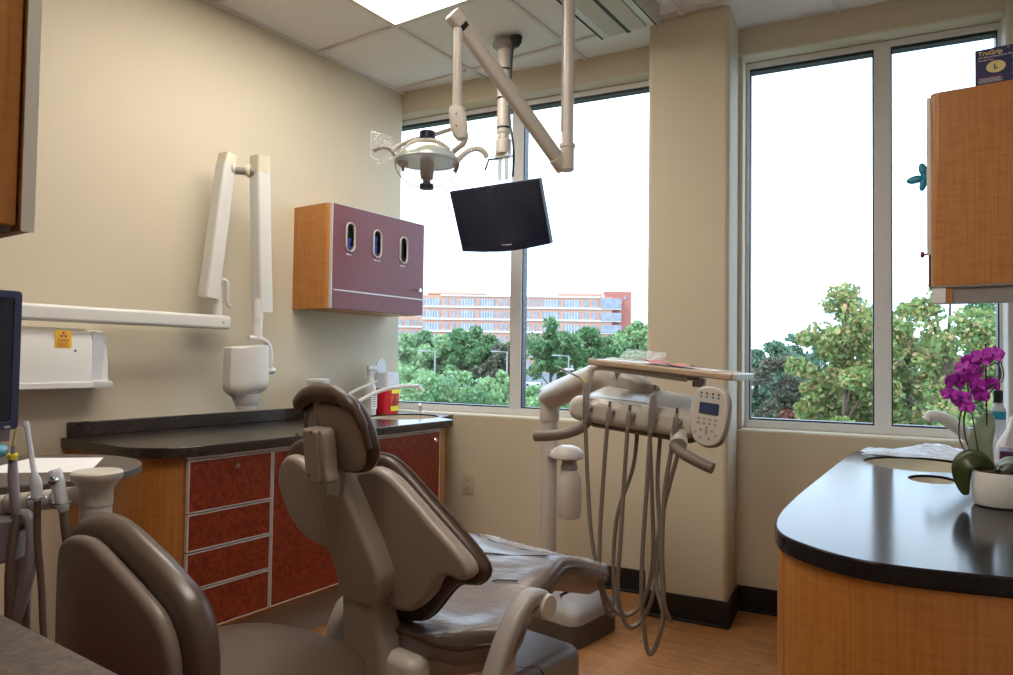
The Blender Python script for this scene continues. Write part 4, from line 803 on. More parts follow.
# three instruments
g1 = tp('polishing_handpiece', [(p_[0] + .006, p_[1] + .016, p_[2]) for p_ in [(-1.668, .622, 1.0 - .025), (-1.672, .622, .955), (-1.676, .624, .945), (-1.676, .626, .90), (-1.672, .630, .85), (-1.670, .634, .83)]], [.004, .0045, .0085, .010, .0095, .007], 'hoselite')
obj('tip', MB().tube(cr2([(-1.664, .638, .968), (-1.662, .638, .985), (-1.656, .640, 1.012)], 4, False), .0028, 8), 'gold', g1); obj('colour_band', MB().cyl((-1.6675, .6385, .947), (-1.666, .638, .957), .0095), 'yellow2', g1)
g2 = tp('saliva_ejector', [(-1.637, .648, 1.026), (-1.636, .648, 1.018), (-1.634, .650, 1.012), (-1.624, .662, .92), (-1.622, .664, .905), (-1.621, .666, .89), (-1.619, .668, .862)], [.0058, .0068, .0048, .0052, .0105, .0115, .0095], 'milky')
g3 = tp('suction_valve', cr2([(-1.592, .686, .926), (-1.586, .690, .905), (-1.580, .694, .875), (-1.574, .700, .84)], 4, False), [.010, .012, .013, .013, .0135, .0135, .0135, .0125, .0120, .0120, .0115, .011, .0105], 'milky')
obj('valve_button', MB().lathe((-1.578, .683, .905), [(.008, 0), (.009, .004), (.009, .010), (.006, .012)], (.4, -.9, 0), 14), 'chrome', g3)
for g_, c0 in ((g2, (-1.620, .667, .868)), (g3, (-1.577, .698, .858))): obj('finger_ring', MB().tube([V(c0) + X * .017 * math.cos(a * math.pi / 8) + Y * .017 * math.sin(a * math.pi / 8) for a in range(16)], .0018, 6, closed=True), 'chrome', g_)
tp('hose', cr2([(-1.664, .650, .83), (-1.664, .640, .74), (-1.669, .642, .65), (-1.69, .66, .50), (-1.70, .72, .30), (-1.62, .75, .16)], 6, False), .0085, 'hose')
tp('hose', cr2([(-1.619, .668, .865), (-1.622, .672, .78), (-1.616, .680, .68), (-1.612, .684, .60), (-1.61, .70, .42), (-1.60, .74, .2)], 6, False), .0068, 'hose')
tp('hose', cr2([(-1.574, .700, .842), (-1.572, .704, .80), (-1.575, .72, .70), (-1.59, .745, .5), (-1.59, .75, .3)], 6, False), .0095, 'hose')
tp('hose', cr2([(-1.73, .66, .80), (-1.68, .668, .825), (-1.645, .668, .81), (-1.634, .668, .77), (-1.642, .664, .70), (-1.665, .658, .62), (-1.69, .66, .50), (-1.68, .72, .25)], 6, False), .0125, 'hoselite')
tp('hose', cr2([(-1.70, .66, .79), (-1.66, .67, .80), (-1.652, .67, .74), (-1.66, .67, .62), (-1.67, .69, .4), (-1.66, .74, .2)], 6, False), .0075, 'hose')
obj('vacuum_canister', MB().lathe((-1.745, .655, .72), [(.03, 0), (.045, .01), (.05, .09), (.035, .10)]), 'hoselite', t)
# ================================================================ desktop monitor at the left edge
t = root('side_monitor', (-1.46, .36, .85), 'dark screened monitor with slate blue bezel at the left edge of the room', 'monitor')
hs_ = obj('housing', MB().slab(rrect(.325, .248, .006), (-1.432, .392, 1.155), Y, Z, -.035, .0, .003), 'bluebez', t)
obj('bezel', MB().rings([[V((x_, .392 + p[0], 1.155 + p[1])) for p in rrect(w_, h_, .006)] for x_, w_, h_ in ((-1.432, .325, .248), (-1.428, .323, .246), (-1.428, .300, .222), (-1.431, .298, .220))], cap=False), 'bluebez', hs_)
obj('screen', MB().box(-1.4335, .243, 1.045, -1.4305, .541, 1.265), 'screen', hs_, smooth=False)
for i in range(4): obj('button', MB().box(-1.428, .484 + i * .016, 1.034, -1.4268, .493 + i * .016, 1.038), 'alu', hs_, smooth=False)
obj('stand_neck', MB().box(-1.475, .505, 1.0075, -1.452, .552, 1.10).box(-1.475, .40, 1.08, -1.466, .552, 1.16), 'hoselite', t, bevel=.003)
obj('aqua_shelf', MB().slab(rrect(.30, .36, .04), (-1.545, .36, .985), X, Y, 0, .022, .009), 'aqua', t)
obj('post', MB().cyl((-1.55, .24, .87), (-1.55, .24, .985), .022), 'grey', t); obj('foot', MB().lathe((-1.55, .24, .8508), [(.11, 0), (.11, .008), (.05, .02), (.03, .03)]), 'grey', t)
# ================================================================ near left counter and deep upper cabinet
t = root('corner_counter', (-1.5, 0, 0), 'brown flecked counter on a maple cabinet in the near left corner', 'counter')
obj('worktop', MB().box(-2.3, YB + .002, .812, -.46, .374, .850), 'ctop3', t, bevel=.005)
obj('cabinet_body', MB().box(-2.28, YB + .002, .10, -.48, .345, .811), 'maple', t); obj('plinth', MB().box(-2.26, YB + .01, .001, -.52, .29, .10), 'kick', t)
for i in range(4):
    d0 = obj('door', MB().box(-2.275 + .45 * i, .3455, .11, -1.835 + .45 * i, .362, .80), 'red', t, bevel=.0015); knob((-1.90 + .45 * i, .362, .74), (0, 1, 0), d0)
t = root('deep_cabinet', (-1.6, 0, 1.31), 'dark maple upper cabinet with door edge coloured pale for window light at the top left', 'cabinet')
obj('carcass', MB().box(-2.3, YB + .002, 1.316, -.925, .350, 2.35), 'maple', t, bevel=.002)
obj('bottom_panel', MB().box(-2.3, YB + .002, 1.309, -.928, .345, 1.316), 'dgrey', t, smooth=False)
for i in range(3):
    d0 = obj('door', MB().box(-1.383 - .459 * i + .002, .353, 1.311, -.921 - .459 * i, .366, 2.35), 'maple', t, bevel=.001)
    obj('edge_trim', MB().box(-.9215 - .459 * i, .3525, 1.310, -.9195 - .459 * i, .3665, 2.35), 'white', d0, smooth=False)  # white colour stands in for window light caught on this edge
    obj('pull_strip', MB().box(-.98 - .459 * i, .3665, 1.50, -.930 - .459 * i, .3685, 2.3), 'white', d0, smooth=False)
# ================================================================ right counter
ZR = .80
edge = [(XR - .001, 3.53)] + [(-.30, 3.462), (-.36, 3.40), (-.405, 3.33), (-.43, 3.24), (-.436, 3.10), (-.428, 2.6), (-.420, 2.1), (-.409, 1.86)]
cor = cr2([(-.409, 1.86, 0), (-.396, 1.737, 0), (-.374, 1.64, 0), (-.336, 1.570, 0), (-.266, 1.512, 0), (-.193, 1.478, 0), (-.10, 1.478, 0), (.05, 1.515, 0), (.199, 1.560, 0)], 6, False)
edge = edge[:-1] + [(p.x, p.y) for p in cor]
t = root('sink_cabinet', (-.1, 2.5, 0), 'curved maple sink cabinet under the polished dark counter at right', 'cabinet')
ins = [(XR - .001, 3.50)] + [(x + (.006 if x < .1 else 0), y + (-.03 if y > 3.2 else (.008 if y < 1.6 else 0))) for x, y in edge[1:]]
carc2 = obj('carcass', MB().slab(ins, (0, 0, .09), X, Y, 0, .672), 'maple', t, sharp=20)
obj('plinth', MB().slab([(XR - .001, 3.4), (-.34, 3.3), (-.34, 1.85), (-.18, 1.60), (XR - .001, 1.68)], (0, 0, 0), X, Y, .001, .09), 'kick', t)
for i in range(3):
    y_ = 1.95 + .42 * i; d0 = obj('door', MB().obox((-.412 - .003 * i, y_ + .20, .42), (.008, 0, 0), (0, .20, 0), (0, 0, .31)), 'red', t, bevel=.002); knob((-.421 - .003 * i, y_ + .36, .70), (-1, 0, 0), d0)
ct = root('sink_counter', (-.1, 2.5, .762), 'polished dark speckled counter with two oval basins in front of the right window', 'worktop')
ts = obj('slab', MB().slab(edge, (0, 0, .7625), X, Y, 0, .0375, .005), 'ctop2', ct, sharp=40)
S1 = (-.185, 3.02); S2 = (-.122, 2.645)
bool_cut(ts, MB().slab(ellp(.180, .215, 48, *S1), (0, 0, .75), X, Y, 0, .07)); bool_cut(ts, MB().slab(ellp(.068, .100, 40, *S2), (0, 0, .75), X, Y, 0, .07))
ts.data.polygons.foreach_set('use_smooth', [True] * len(ts.data.polygons)); ts.data.set_sharp_from_angle(angle=R(40))
bool_cut(carc2, MB().slab(ellp(.195, .23, 48, *S1), (0, 0, .60), X, Y, 0, .3)); bool_cut(carc2, MB().slab(ellp(.078, .11, 40, *S2), (0, 0, .62), X, Y, 0, .3))
basin(*S1, .178, .213, ZR - .008, .13, ct); basin(*S2, .066, .098, ZR - .008, .10, ct)
# faucet
t = root('gooseneck_faucet', (.03, 3.05, ZR), 'thick cream arched tap over the large oval basin by the orchid', 'faucet')
obj('base', MB().lathe((.03, 3.03, ZR + .0008), [(.034, 0), (.034, .008), (.024, .016), (.022, .05)]), 'ceramic', t)
obj('spout', MB().tube(cr2([(.03, 3.03, .82), (.012, 3.02, .87), (-.025, 2.98, .915), (-.068, 2.95, .955), (-.108, 2.93, .982), (-.138, 2.92, .985), (-.152, 2.916, .970)], 6, False), [.020] * 12 + [.022] * 12 + [.020] * 8 + [.017] * 5, 16), 'ceramic', t)
obj('lever', MB().tube([(.03, 3.05, .85), (.05, 3.12, .90), (.05, 3.17, .915)], [.012, .009, .007], 10), 'ceramic', t)
# crumpled clear bag
rg = random.Random(3)
k = MB(); nu, nv = 30, 14
for j in range(nv):
    for i in range(nu):
        u_, v_ = i / (nu - 1), j / (nv - 1); ed = math.sin(math.pi * u_) ** .5 * math.sin(math.pi * v_) ** .6
        k.v.append(V((-.395 + .52 * u_ + .015 * math.sin(9 * v_), 3.19 + .030 * u_ + .21 * v_ - .05 * abs(u_ - .4) + .012 * math.sin(17 * u_), ZR + .002 + ed * (.022 + .014 * math.sin(11 * u_ + 4 * v_) + .012 * rg.random() + .012 * u_))))
k.f = [[j * nu + i, j * nu + i + 1, (j + 1) * nu + i + 1, (j + 1) * nu + i] for j in range(nv - 1) for i in range(nu - 1)]
obj('plastic_bag', k, 'clearbag', sharp=25, label='crumpled clear plastic bag lying on the counter under the right window', cat='plastic bag')
# ================================================================ orchid
t = root('orchid', (.052, 2.26, ZR), 'purple moth orchid in a white round pot on the dark counter', 'potted plant')
pc = V((.046, 2.26, ZR + .0008))
pot = obj('pot', MB().lathe(pc, [(.045, 0), (.056, .003), (.061, .014), (.0635, .045), (.0635, .088), (.0625, .090), (.0600, .088), (.0585, .06), (.05, .058), (0, .058)]), 'ceramic', t)
sl_ = MB(); rg = random.Random(5)
for i in range(46): a = rg.uniform(0, 6.28); r_ = .054 * math.sqrt(rg.random()); sl_.ell(pc + V((r_ * math.cos(a), r_ * math.sin(a), .074 + rg.uniform(0, .016))), rg.uniform(.006, .013), rg.uniform(.004, .009), .006, 7, 4)
obj('potting_bark', sl_, 'soil', t, kind='stuff')
obj('stake', MB().cyl((.022, 2.26, .86), (.019, 2.262, 1.226), .0019, n=8), 'black', t)
obj('stake', MB().cyl((.012, 2.25, .86), (-.026, 2.258, 1.145), .0016, n=8), 'black', t)
obj('flower_stem', MB().tube(cr2([(.022, 2.26, .86), (.006, 2.26, .92), (-.020, 2.26, .95), (-.030, 2.26, 1.0), (-.026, 2.255, 1.05), (-.012, 2.25, 1.10), (.004, 2.25, 1.15), (.03, 2.25, 1.19), (.050, 2.25, 1.195)], 5, False), .0022, 8), 'stem', t)
obj('flower_stem', MB().tube(cr2([(.024, 2.265, .86), (-.004, 2.26, .90), (-.038, 2.26, .96), (-.040, 2.26, 1.02), (-.030, 2.26, 1.055), (.0, 2.26, 1.07), (.03, 2.265, 1.10), (.052, 2.27, 1.14), (.045, 2.27, 1.175), (.03, 2.265, 1.17)], 5, False), .002, 8), 'stem', t)
obj('bud_twig', MB().tube(cr2([(.008, 2.25, 1.10), (.03, 2.25, 1.118), (.052, 2.25, 1.125), (.058, 2.25, 1.15), (.05, 2.25, 1.185)], 4, False), .0016, 6), 'stem', t)
obj('bud_twig', MB().tube(cr2([(.0, 2.25, 1.08), (.02, 2.25, 1.105), (.05, 2.25, 1.135), (.02, 2.25, 1.14)], 4, False), .0014, 6), 'stem', t)
cv_ = V((-.012, -.98, -.02))
FL = [(.048, 1.198, .90), (.020, 1.188, .95), (-.004, 1.178, .9), (-.022, 1.158, .95), (.004, 1.150, .85), (-.012, 1.132, .9), (-.045, 1.122, 1.0), (.010, 1.115, .8), (.044, 1.118, .85), (-.058, 1.088, .8), (-.030, 1.076, .95), (.018, 1.088, .85), (-.018, 1.056, .8)]
def petal(mb, c, d, nrm, L, Wd, cup=.25):
    s_ = d.cross(nrm).normalized(); n = 7; k0 = len(mb.v); pts = []
    for i in range(n):
        f = i / (n - 1); w_ = Wd * (math.sin(math.pi * min(f * .92 + .08, 1)) ** .7) * .5
        for sg in (-1, -.5, 0, .5, 1): mb.v.append(c + d * L * f + s_ * w_ * sg + nrm * (cup * L * f * f * .5 - abs(sg) * w_ * .25))
    mb.f += [[k0 + i * 5 + j, k0 + i * 5 + j + 1, k0 + (i + 1) * 5 + j + 1, k0 + (i + 1) * 5 + j] for i in range(n - 1) for j in range(4)]
for i, (fx_, fz_, sc) in enumerate(FL):
    n_ = (cv_ + V((rg.uniform(-.7, .5), 0, rg.uniform(-.45, .35)))).normalized(); upv = (Z + X * rg.uniform(-.3, .3)); upv = (upv - n_ * upv.dot(n_)).normalized(); sd = upv.cross(n_)
    fx_ -= .008 + .10 * (fx_ - 0); c0 = V((fx_, 2.245 + rg.uniform(-.015, .015), fz_)); fm = MB()
    for ang, L, Wd in ((0, .023, .016), (125, .022, .015), (-125, .022, .015), (68, .025, .030), (-68, .025, .030)):
        d_ = (upv * math.cos(R(ang)) + sd * math.sin(R(ang))).normalized(); petal(fm, c0, d_, n_, L * sc * 1.22, Wd * sc * 1.2, rg.uniform(-.1, .35))
    f_ = obj('flower', fm, 'petal', t, sharp=80); sm = f_.modifiers.new('s', 'SOLIDIFY'); sm.thickness = .0008
    obj('lip', MB().ell(c0 + n_ * .004 - upv * .003 * sc, .0032 * sc, .004, .0052 * sc, 8, 6), 'petalc', f_)
def leaf(name, pts, wd, mt, nrm0):
    P = cr2(pts, 6, False); k = MB(); m_ = len(P)
    for i, p in enumerate(P):
        tg = (P[min(i + 1, m_ - 1)] - P[max(i - 1, 0)]).normalized(); s_ = tg.cross(V(nrm0)).normalized(); f = i / (m_ - 1); w_ = wd * max(.04, math.sin(math.pi * (f * .9 + .08)) ** .6); nn = s_.cross(tg)
        for sg in (-1, -.5, 0, .5, 1): k.v.append(p + s_ * w_ * sg + nn * (abs(sg) * .22 * w_))
    k.f = [[i * 5 + j, i * 5 + j + 1, (i + 1) * 5 + j + 1, (i + 1) * 5 + j] for i in range(m_ - 1) for j in range(4)]
    o = obj(name, k, mt, t, sharp=80); sm = o.modifiers.new('s', 'SOLIDIFY'); sm.thickness = .0022; return o
leaf('leaf', [(.030, 2.26, .880), (.012, 2.255, .915), (.006, 2.255, .96), (.018, 2.26, 1.01), (.026, 2.262, 1.045)], .027, 'palel', (0, -1, 0))
leaf('leaf', [(.032, 2.25, .880), (.010, 2.24, .910), (-.016, 2.235, .918), (-.032, 2.23, .898), (-.034, 2.23, .865), (-.026, 2.225, .825)], .027, 'darkleaf', (-.3, -.9, .3))
leaf('leaf', [(.030, 2.25, .885), (.050, 2.23, .915), (.080, 2.22, .925), (.115, 2.21, .905)], .016, 'palel', (0, -.55, 1))
leaf('leaf', [(.05, 2.27, .885), (.09, 2.28, .91), (.13, 2.29, .90), (.165, 2.30, .86)], .022, 'darkleaf', (0, -.7, .8))
# things behind the orchid
k = MB(); nu, nv = 16, 18
for j in range(nv):
    for i in range(nu):
        u_, v_ = i / (nu - 1), j / (nv - 1); w_ = .5 + .5 * (1 - v_); k.v.append(V((.105 + (u_ - .5) * .16 * w_ + .02 * v_ + .006 * math.sin(9 * v_), 2.80 + .018 * math.sin(u_ * 13 + v_ * 4) + .06 * (u_ - .5) ** 2, ZR + .002 + v_ * .235 * (1 - .25 * abs(u_ - .6)))))
k.f = [[j * nu + i, j * nu + i + 1, (j + 1) * nu + i + 1, (j + 1) * nu + i] for j in range(nv - 1) for i in range(nu - 1)]
o = obj('paper_towel', k, 'paper', label='bunched white paper towel standing behind the orchid pot', cat='paper towel', sharp=60); sm = o.modifiers.new('s', 'SOLIDIFY'); sm.thickness = .002
t = root('tissue_box', (.14, 2.62, ZR), 'dark purple tissue box behind the orchid at the right edge', 'box')
obj('body', MB().box(.055, 2.56, ZR + .001, .190, 2.68, ZR + .115), 'purplebox', t, bevel=.003); obj('slot_rim', MB().slab(ellp(.045, .025, 24, .122, 2.62), (0, 0, ZR + .115), X, Y, 0, .0015), 'petalc', t)
t = root('dropper_bottle', (.04, 3.15, ZR), 'small clear bottle with a teal label and black cap behind the orchid', 'bottle')
bb_ = obj('body', MB().lathe((.066, 3.24, ZR + .001), [(.022, 0), (.024, .004), (.024, .20), (.014, .222), (.012, .228)], squash=.7), 'milky', t); obj('label', MB().lathe((.066, 3.24, ZR + .165), [(.0243, 0), (.0246, .001), (.0246, .030), (.0243, .031)], squash=.72), 'teal', bb_)
obj('cap', MB().lathe((.066, 3.24, ZR + .228), [(.015, 0), (.0155, .003), (.0155, .045), (.012, .048)]), 'black', t)
# ================================================================ right upper cabinet
t = root('upper_cabinet', (.04, 2.9, 1.36), 'maple upper cabinet with rounded corner on the right wall', 'wall cabinet')
y0, y1, z0, z1 = 2.58, 3.32, 1.418, 2.034
pts = [(XR - .001, y0), (-.095, y0)] + [(-.098 + .022 * math.cos(R(a)), y0 + .022 + .022 * math.sin(R(a))) for a in range(270, 179, -15)] + [(-.120, y1), (XR - .001, y1)]
obj('carcass', MB().slab(pts, (0, 0, z0), X, Y, 0, z1 - z0), 'maple', t, sharp=30)
dr = obj('door', MB().box(-.130, y0 + .03, 1.525, -.1205, y0 + .38, z1 - .006), 'plum', t, bevel=.001); obj('door', MB().box(-.130, y0 + .386, 1.525, -.1205, y1, z1 - .006), 'plum', t, bevel=.001)
obj('lower_flap', MB().box(-.128, y0 + .03, z0 + .002, -.1205, y1, 1.519), 'plum', t, bevel=.001)
obj('edge_trim', MB().box(-.1315, y0 + .026, 1.522, -.1205, y0 + .030, z1 - .004), 'alu', dr, smooth=False)
knob((-.130, y0 + .08, 1.53), (-1, 0, 0), dr, 'magenta', .9)
obj('light_rail', MB().box(-.117, y0 + .002, 1.362, -.080, y0 + .03, z0 - .007), 'frame', t, bevel=.002)
obj('cleat', MB().box(-.080, y0 + .008, 1.364, -.062, y0 + .03, z0 - .007), 'maple', t, bevel=.001)
obj('under_panel', MB().box(-.062, y0 + .012, 1.362, .118, y0 + .03, z0 - .006).box(-.117, y0 + .001, z0 - .006, XR - .002, y1, z0 - .0005), 'kick', t, smooth=False)
obj('side_cleat', MB().box(.118, y0 + .002, 1.362, XR - .002, y1, z0 - .006), 'frame', t, bevel=.002)
# blue flower-shaped clip on the door
t = root('blue_ornament', (-.140, 2.70, 1.79), 'small blue butterfly-like clip stuck to the edge of the right upper cabinet', 'ornament')
oc = V((-.137, 2.70, 1.795))
for a, L, w_ in ((85, .048, .013), (188, .052, .014), (262, .045, .011), (20, .03, .012), (330, .03, .012)):
    d_ = V((math.cos(R(a)), .25 * math.sin(R(a * 2)), math.sin(R(a)))) if a in (188,) else V((-.22, .5 * math.cos(R(a)), math.sin(R(a))))
    d_.normalize(); k = MB().ell(oc + d_ * L * .55 - X * .004, L * .52, .006, w_, 12, 8, (d_, V((0, 1, 0)), d_.cross(V((0, 1, 0))).normalized())); obj('wing', k, 'teal', t)
obj('body', MB().ell(oc - X * .002, .008, .010, .012), 'teal', t)
# glove box
t = root('glove_box', (.09, 2.61, z1), 'dark blue glove box with a gold circle letter on top of the right cabinet', 'box')
bz = z1 + .0008; gb = obj('carton', MB().box(.0, 2.588, bz, .190, 2.655, bz + .112), 'navy', t, bevel=.001)
fy = 2.5872
text('title', 'TruGrip', .0185, (.008, fy, bz + .092), X, Z, 'gold', gb, bold=.0004); text('trademark', 'TM', .006, (.080, fy, bz + .103), X, Z, 'gold', gb)
text('subtitle', 'Non Sterile Examination Gloves', .0074, (.008, fy, bz + .083), X, Z, 'lightink', gb); text('subtitle', 'Powder Free', .0074, (.008, fy, bz + .074), X, Z, 'lightink', gb)
lc = obj('size_circle', MB().slab(ellp(.0245, .0185, 32), (.053, fy + .0002, bz + .052), X, Z, 0, .0006), 'gold', gb); text('size_letter', 'L', .019, (.0475, fy - .0008, bz + .0455), X, Z, 'navy', lc, bold=.0008)
text('side_title', 'BLUE', .020, (.094, fy, bz + .066), X, Z, 'mint', gb, bold=.0006); text('side_text', 'Latex Free', .010, (.094, fy, bz + .050), X, Z, 'gold', gb)
for i, s_ in enumerate(('Textured', 'Nitrile', 'Single use', '100 count')): text('side_text', s_, .0085, (.094, fy, bz + .038 - i * .0095), X, Z, 'lightink', gb)
for i in range(5): obj('small_print', MB().box(.008, fy, bz + .022 - i * .0038, .070 - .006 * (i % 2), fy + .0005, bz + .0232 - i * .0038), 'magenta' if i == 0 else 'lightink', gb, smooth=False)
def leafmat(name, cols):
    mt = bpy.data.materials.new(name); mt.use_nodes = True; t = mt.node_tree; b = t.nodes['Principled BSDF']; g = t.nodes.new('ShaderNodeNewGeometry'); c = t.nodes.new('ShaderNodeValToRGB')
    e = c.color_ramp.elements; e[0].color = (*cols[0], 1); e[1].color = (*cols[-1], 1)
    for i, k_ in enumerate(cols[1:-1]): q = e.new((i + 1) / (len(cols) - 1)); q.color = (*k_, 1)
    t.links.new(g.outputs['Random Per Island'], c.inputs[0]); t.links.new(c.outputs[0], b.inputs['Base Color']); b.inputs['Roughness'].default_value = .6
    tr = t.nodes.new('ShaderNodeBsdfTranslucent'); mx = t.nodes.new('ShaderNodeMixShader'); mx.inputs[0].default_value = .35; t.links.new(c.outputs[0], tr.inputs[0]); t.links.new(b.outputs[0], mx.inputs[1]); t.links.new(tr.outputs[0], mx.inputs[2])
    t.links.new(mx.outputs[0], t.nodes['Material Output'].inputs[0]); return mt
M['leaf_mid'] = leafmat('green_leaves', [(.07, .16, .07), (.11, .24, .10), (.17, .32, .14)])
M['leaf_pale'] = leafmat('pale_green_leaves', [(.17, .30, .14), (.24, .40, .18), (.32, .47, .24)])
M['leaf_brown'] = leafmat('brown_green_leaves', [(.09, .08, .065), (.12, .12, .08), (.10, .14, .09)])
M['leaf_ever'] = leafmat('evergreen_needles', [(.06, .13, .09), (.09, .19, .12), (.13, .25, .15)])
M['leaf_maple'] = leafmat('turning_maple_leaves', [(.09, .17, .06), (.14, .24, .07), (.20, .29, .09), (.30, .33, .11), (.48, .30, .15)])
M['leaf_red'] = leafmat('rust_red_leaves', [(.12, .04, .03), (.20, .07, .05), (.16, .08, .05)])
M['bark'] = mat('tree_bark', (.09, .07, .05), .9, var=.4, vscale=5)
M['grass'] = mat('lawn', (.13, .15, .095), .9, var=.3, vscale=.2)
M['asphalt'] = mat('parking_asphalt', (.22, .22, .23), .9, var=.15, vscale=.5)
M['brick'] = mat('salmon_brick', (.50, .28, .21), .9, var=.12, vscale=1.5)
M['brick2'] = mat('red_brick', (.40, .15, .12), .9, var=.12, vscale=1.5)
M['concrete'] = mat('pale_concrete', (.62, .60, .58), .8, var=.06, vscale=1)
M['farglass'] = mat('blue_grey_glazing', (.26, .30, .36), .25, var=.25, vscale=.6)
M['carw'] = mat('white_car_paint', (.6, .62, .65), .3, var=.03, vscale=2)
M['carg'] = mat('grey_metal_paint', (.30, .31, .33), .35, var=.05, vscale=2)
TREES = [
    ((-81.7, 89.6, 5.11, 5.5, 11.0, 'pale'), 'pale loose tree at the far left of the first window, beyond the glove cabinet'),
    ((-82.1, 95.3, 6.04, 5.5, 12.0, 'mid'), 'mid green tree right of the glove cabinet, before the brick offices'),
    ((-75.0, 91.7, 5.14, 5.0, 10.0, 'pale'), 'pale tree between two darker trees left of the first window mullion'),
    ((-75.1, 96.4, 6.19, 5.5, 11.0, 'mid'), 'mid green tree above the left parking lot lamp post'),
    ((-75.0, 101.3, 7.12, 5.5, 12.0, 'mid'), 'tallest green tree left of the first window mullion'),
    ((-68.4, 96.1, 5.42, 4.5, 10.0, 'mid'), 'green tree just left of the dark brownish tree'),
    ((-61.1, 89.1, 3.23, 4.5, 8.0, 'brown'), 'dark brownish tree near the first window mullion'),
    ((-67.5, 101.6, 4.04, 4.0, 9.0, 'mid'), 'narrow green tree half hidden by the first window mullion'),
    ((-53.1, 90.7, 7.48, 4.6, 10.5, 'mid'), 'large green tree with visible trunk before the middle of the brick offices'),
    ((-51.5, 100.3, 6.23, 4.8, 10.0, 'mid'), 'broad green tree right of the large central tree by the offices'),
    ((-51.8, 107.3, 4.85, 4.2, 8.0, 'mid'), 'smaller green tree in front of the glass office bay'),
    ((-52.8, 115.0, 6.53, 4.0, 9.0, 'mid'), 'green tree standing before the red brick tower end'),
    ((-38.3, 88.6, 6.91, 3.8, 10.0, 'pale'), 'pale airy tree right of the red brick tower beside the column'),
    ((-35.2, 39.1, 0.50, 3.2, 6.0, 'pale'), 'pale green shrub tree lowest at the left corner of the first window'),
    ((-31.3, 36.8, 0.02, 3.0, 6.0, 'pale'), 'pale green bushy tree below the left lamp post'),
    ((-28.9, 36.1, -0.18, 3.0, 6.0, 'mid'), 'green bushy tree right of the left lamp post'),
    ((-33.4, 43.9, 0.21, 3.2, 6.0, 'pale'), 'pale green bushy tree below the middle of the left pane'),
    ((-29.3, 40.6, -0.26, 2.8, 6.0, 'pale'), 'pale low tree between the lamp posts'),
    ((-32.7, 47.9, 0.28, 3.0, 6.0, 'pale'), 'pale bushy tree below the dark brownish tree'),
    ((-26.6, 42.5, -0.78, 2.6, 5.0, 'pale'), 'low pale bush right of the first window mullion'),
    ((-23.9, 40.7, -0.78, 2.6, 5.0, 'pale'), 'low pale bush behind the syringe tip'),
    ((-23.9, 44.2, -0.60, 2.8, 6.0, 'pale'), 'low pale bush behind the delivery unit arm'),
    ((-27.1, 54.2, 0.62, 3.2, 7.0, 'mid'), 'green tree behind the left end of the delivery tray'),
    ((-23.5, 50.5, 0.22, 3.2, 6.0, 'pale'), 'pale bushy tree behind the middle of the delivery tray'),
    ((-24.3, 56.0, 1.01, 3.4, 7.0, 'mid'), 'green tree behind the delivery tray beside the column'),
    ((-8.9, 35.0, 2.23, 2.4, 6.5, 'ever'), 'dark evergreen at the left edge of the right window'),
    ((-9.1, 39.7, 2.75, 2.4, 7.0, 'ever'), 'evergreen second from the left edge of the right window'),
    ((-8.9, 44.6, 3.30, 3.0, 7.0, 'ever'), 'broad tall evergreen in the left pane of the right window'),
    ((-6.8, 31.6, 1.61, 1.6, 5.0, 'brown'), 'brownish narrow tree in front of the evergreens'),
    ((-8.0, 47.6, 2.98, 3.0, 7.0, 'ever'), 'evergreen partly behind the orange tinted maple'),
    ((-5.1, 25.6, -0.40, 0.9, 1.6, 'red'), 'small rust red shrub at the sill of the right window'),
    ((-3.3, 23.1, 3.79, 1.8, 5.6, 'maple'), 'tall maple with orange tinted leaves left of the right window mullion'),
    ((-3.9, 23.9, 1.89, 1.2, 4.0, 'maple'), 'small yellow green maple low before the evergreens'),
    ((-2.8, 27.0, 3.35, 1.7, 6.0, 'maple'), 'maple directly behind the right window mullion'),
    ((-1.8, 25.2, 3.44, 1.6, 6.0, 'maple'), 'maple just right of the right window mullion'),
    ((-0.7, 22.4, 3.85, 2.2, 6.5, 'maple'), 'largest maple reaching the upper cabinet in the right window'),
    ((0.2, 26.6, 3.66, 2.0, 6.5, 'mid'), 'green tree under the upper cabinet by the window jamb'),
    ((-2.2, 46.7, 2.56, 5.0, 9.0, 'mid'), 'wide green tree behind the maples in the right pane'),
    ((0.8, 43.9, 1.95, 4.0, 8.0, 'mid'), 'green background tree behind the orchid'),
]
# ================================================================ outside
BX = V((.829, .559, 0)).normalized(); BF = V((-.559, .829, 0)).normalized()
def G(a, d, z): return BX * a + BF * d + Z * z
# ground: falls away under the window, rises a little towards the offices
k = MB(); rows = [(4, -9), (60, -9), (110, -6.6), (150, -6), (700, -6)]
for d, z in rows:
    for a in (-1.6, 0, 2.2): k.v.append(G(a * max(d, 30), d, z))
k.f = [[i * 3 + j, i * 3 + j + 1, (i + 1) * 3 + j + 1, (i + 1) * 3 + j] for i in range(4) for j in range(2)]
struct('ground', k, 'grass', smooth=False)
struct('parking_lot', MB().obox(G(10, 185, -5.97), BX * 70, BF * 22, Z * .03), 'asphalt', smooth=False)
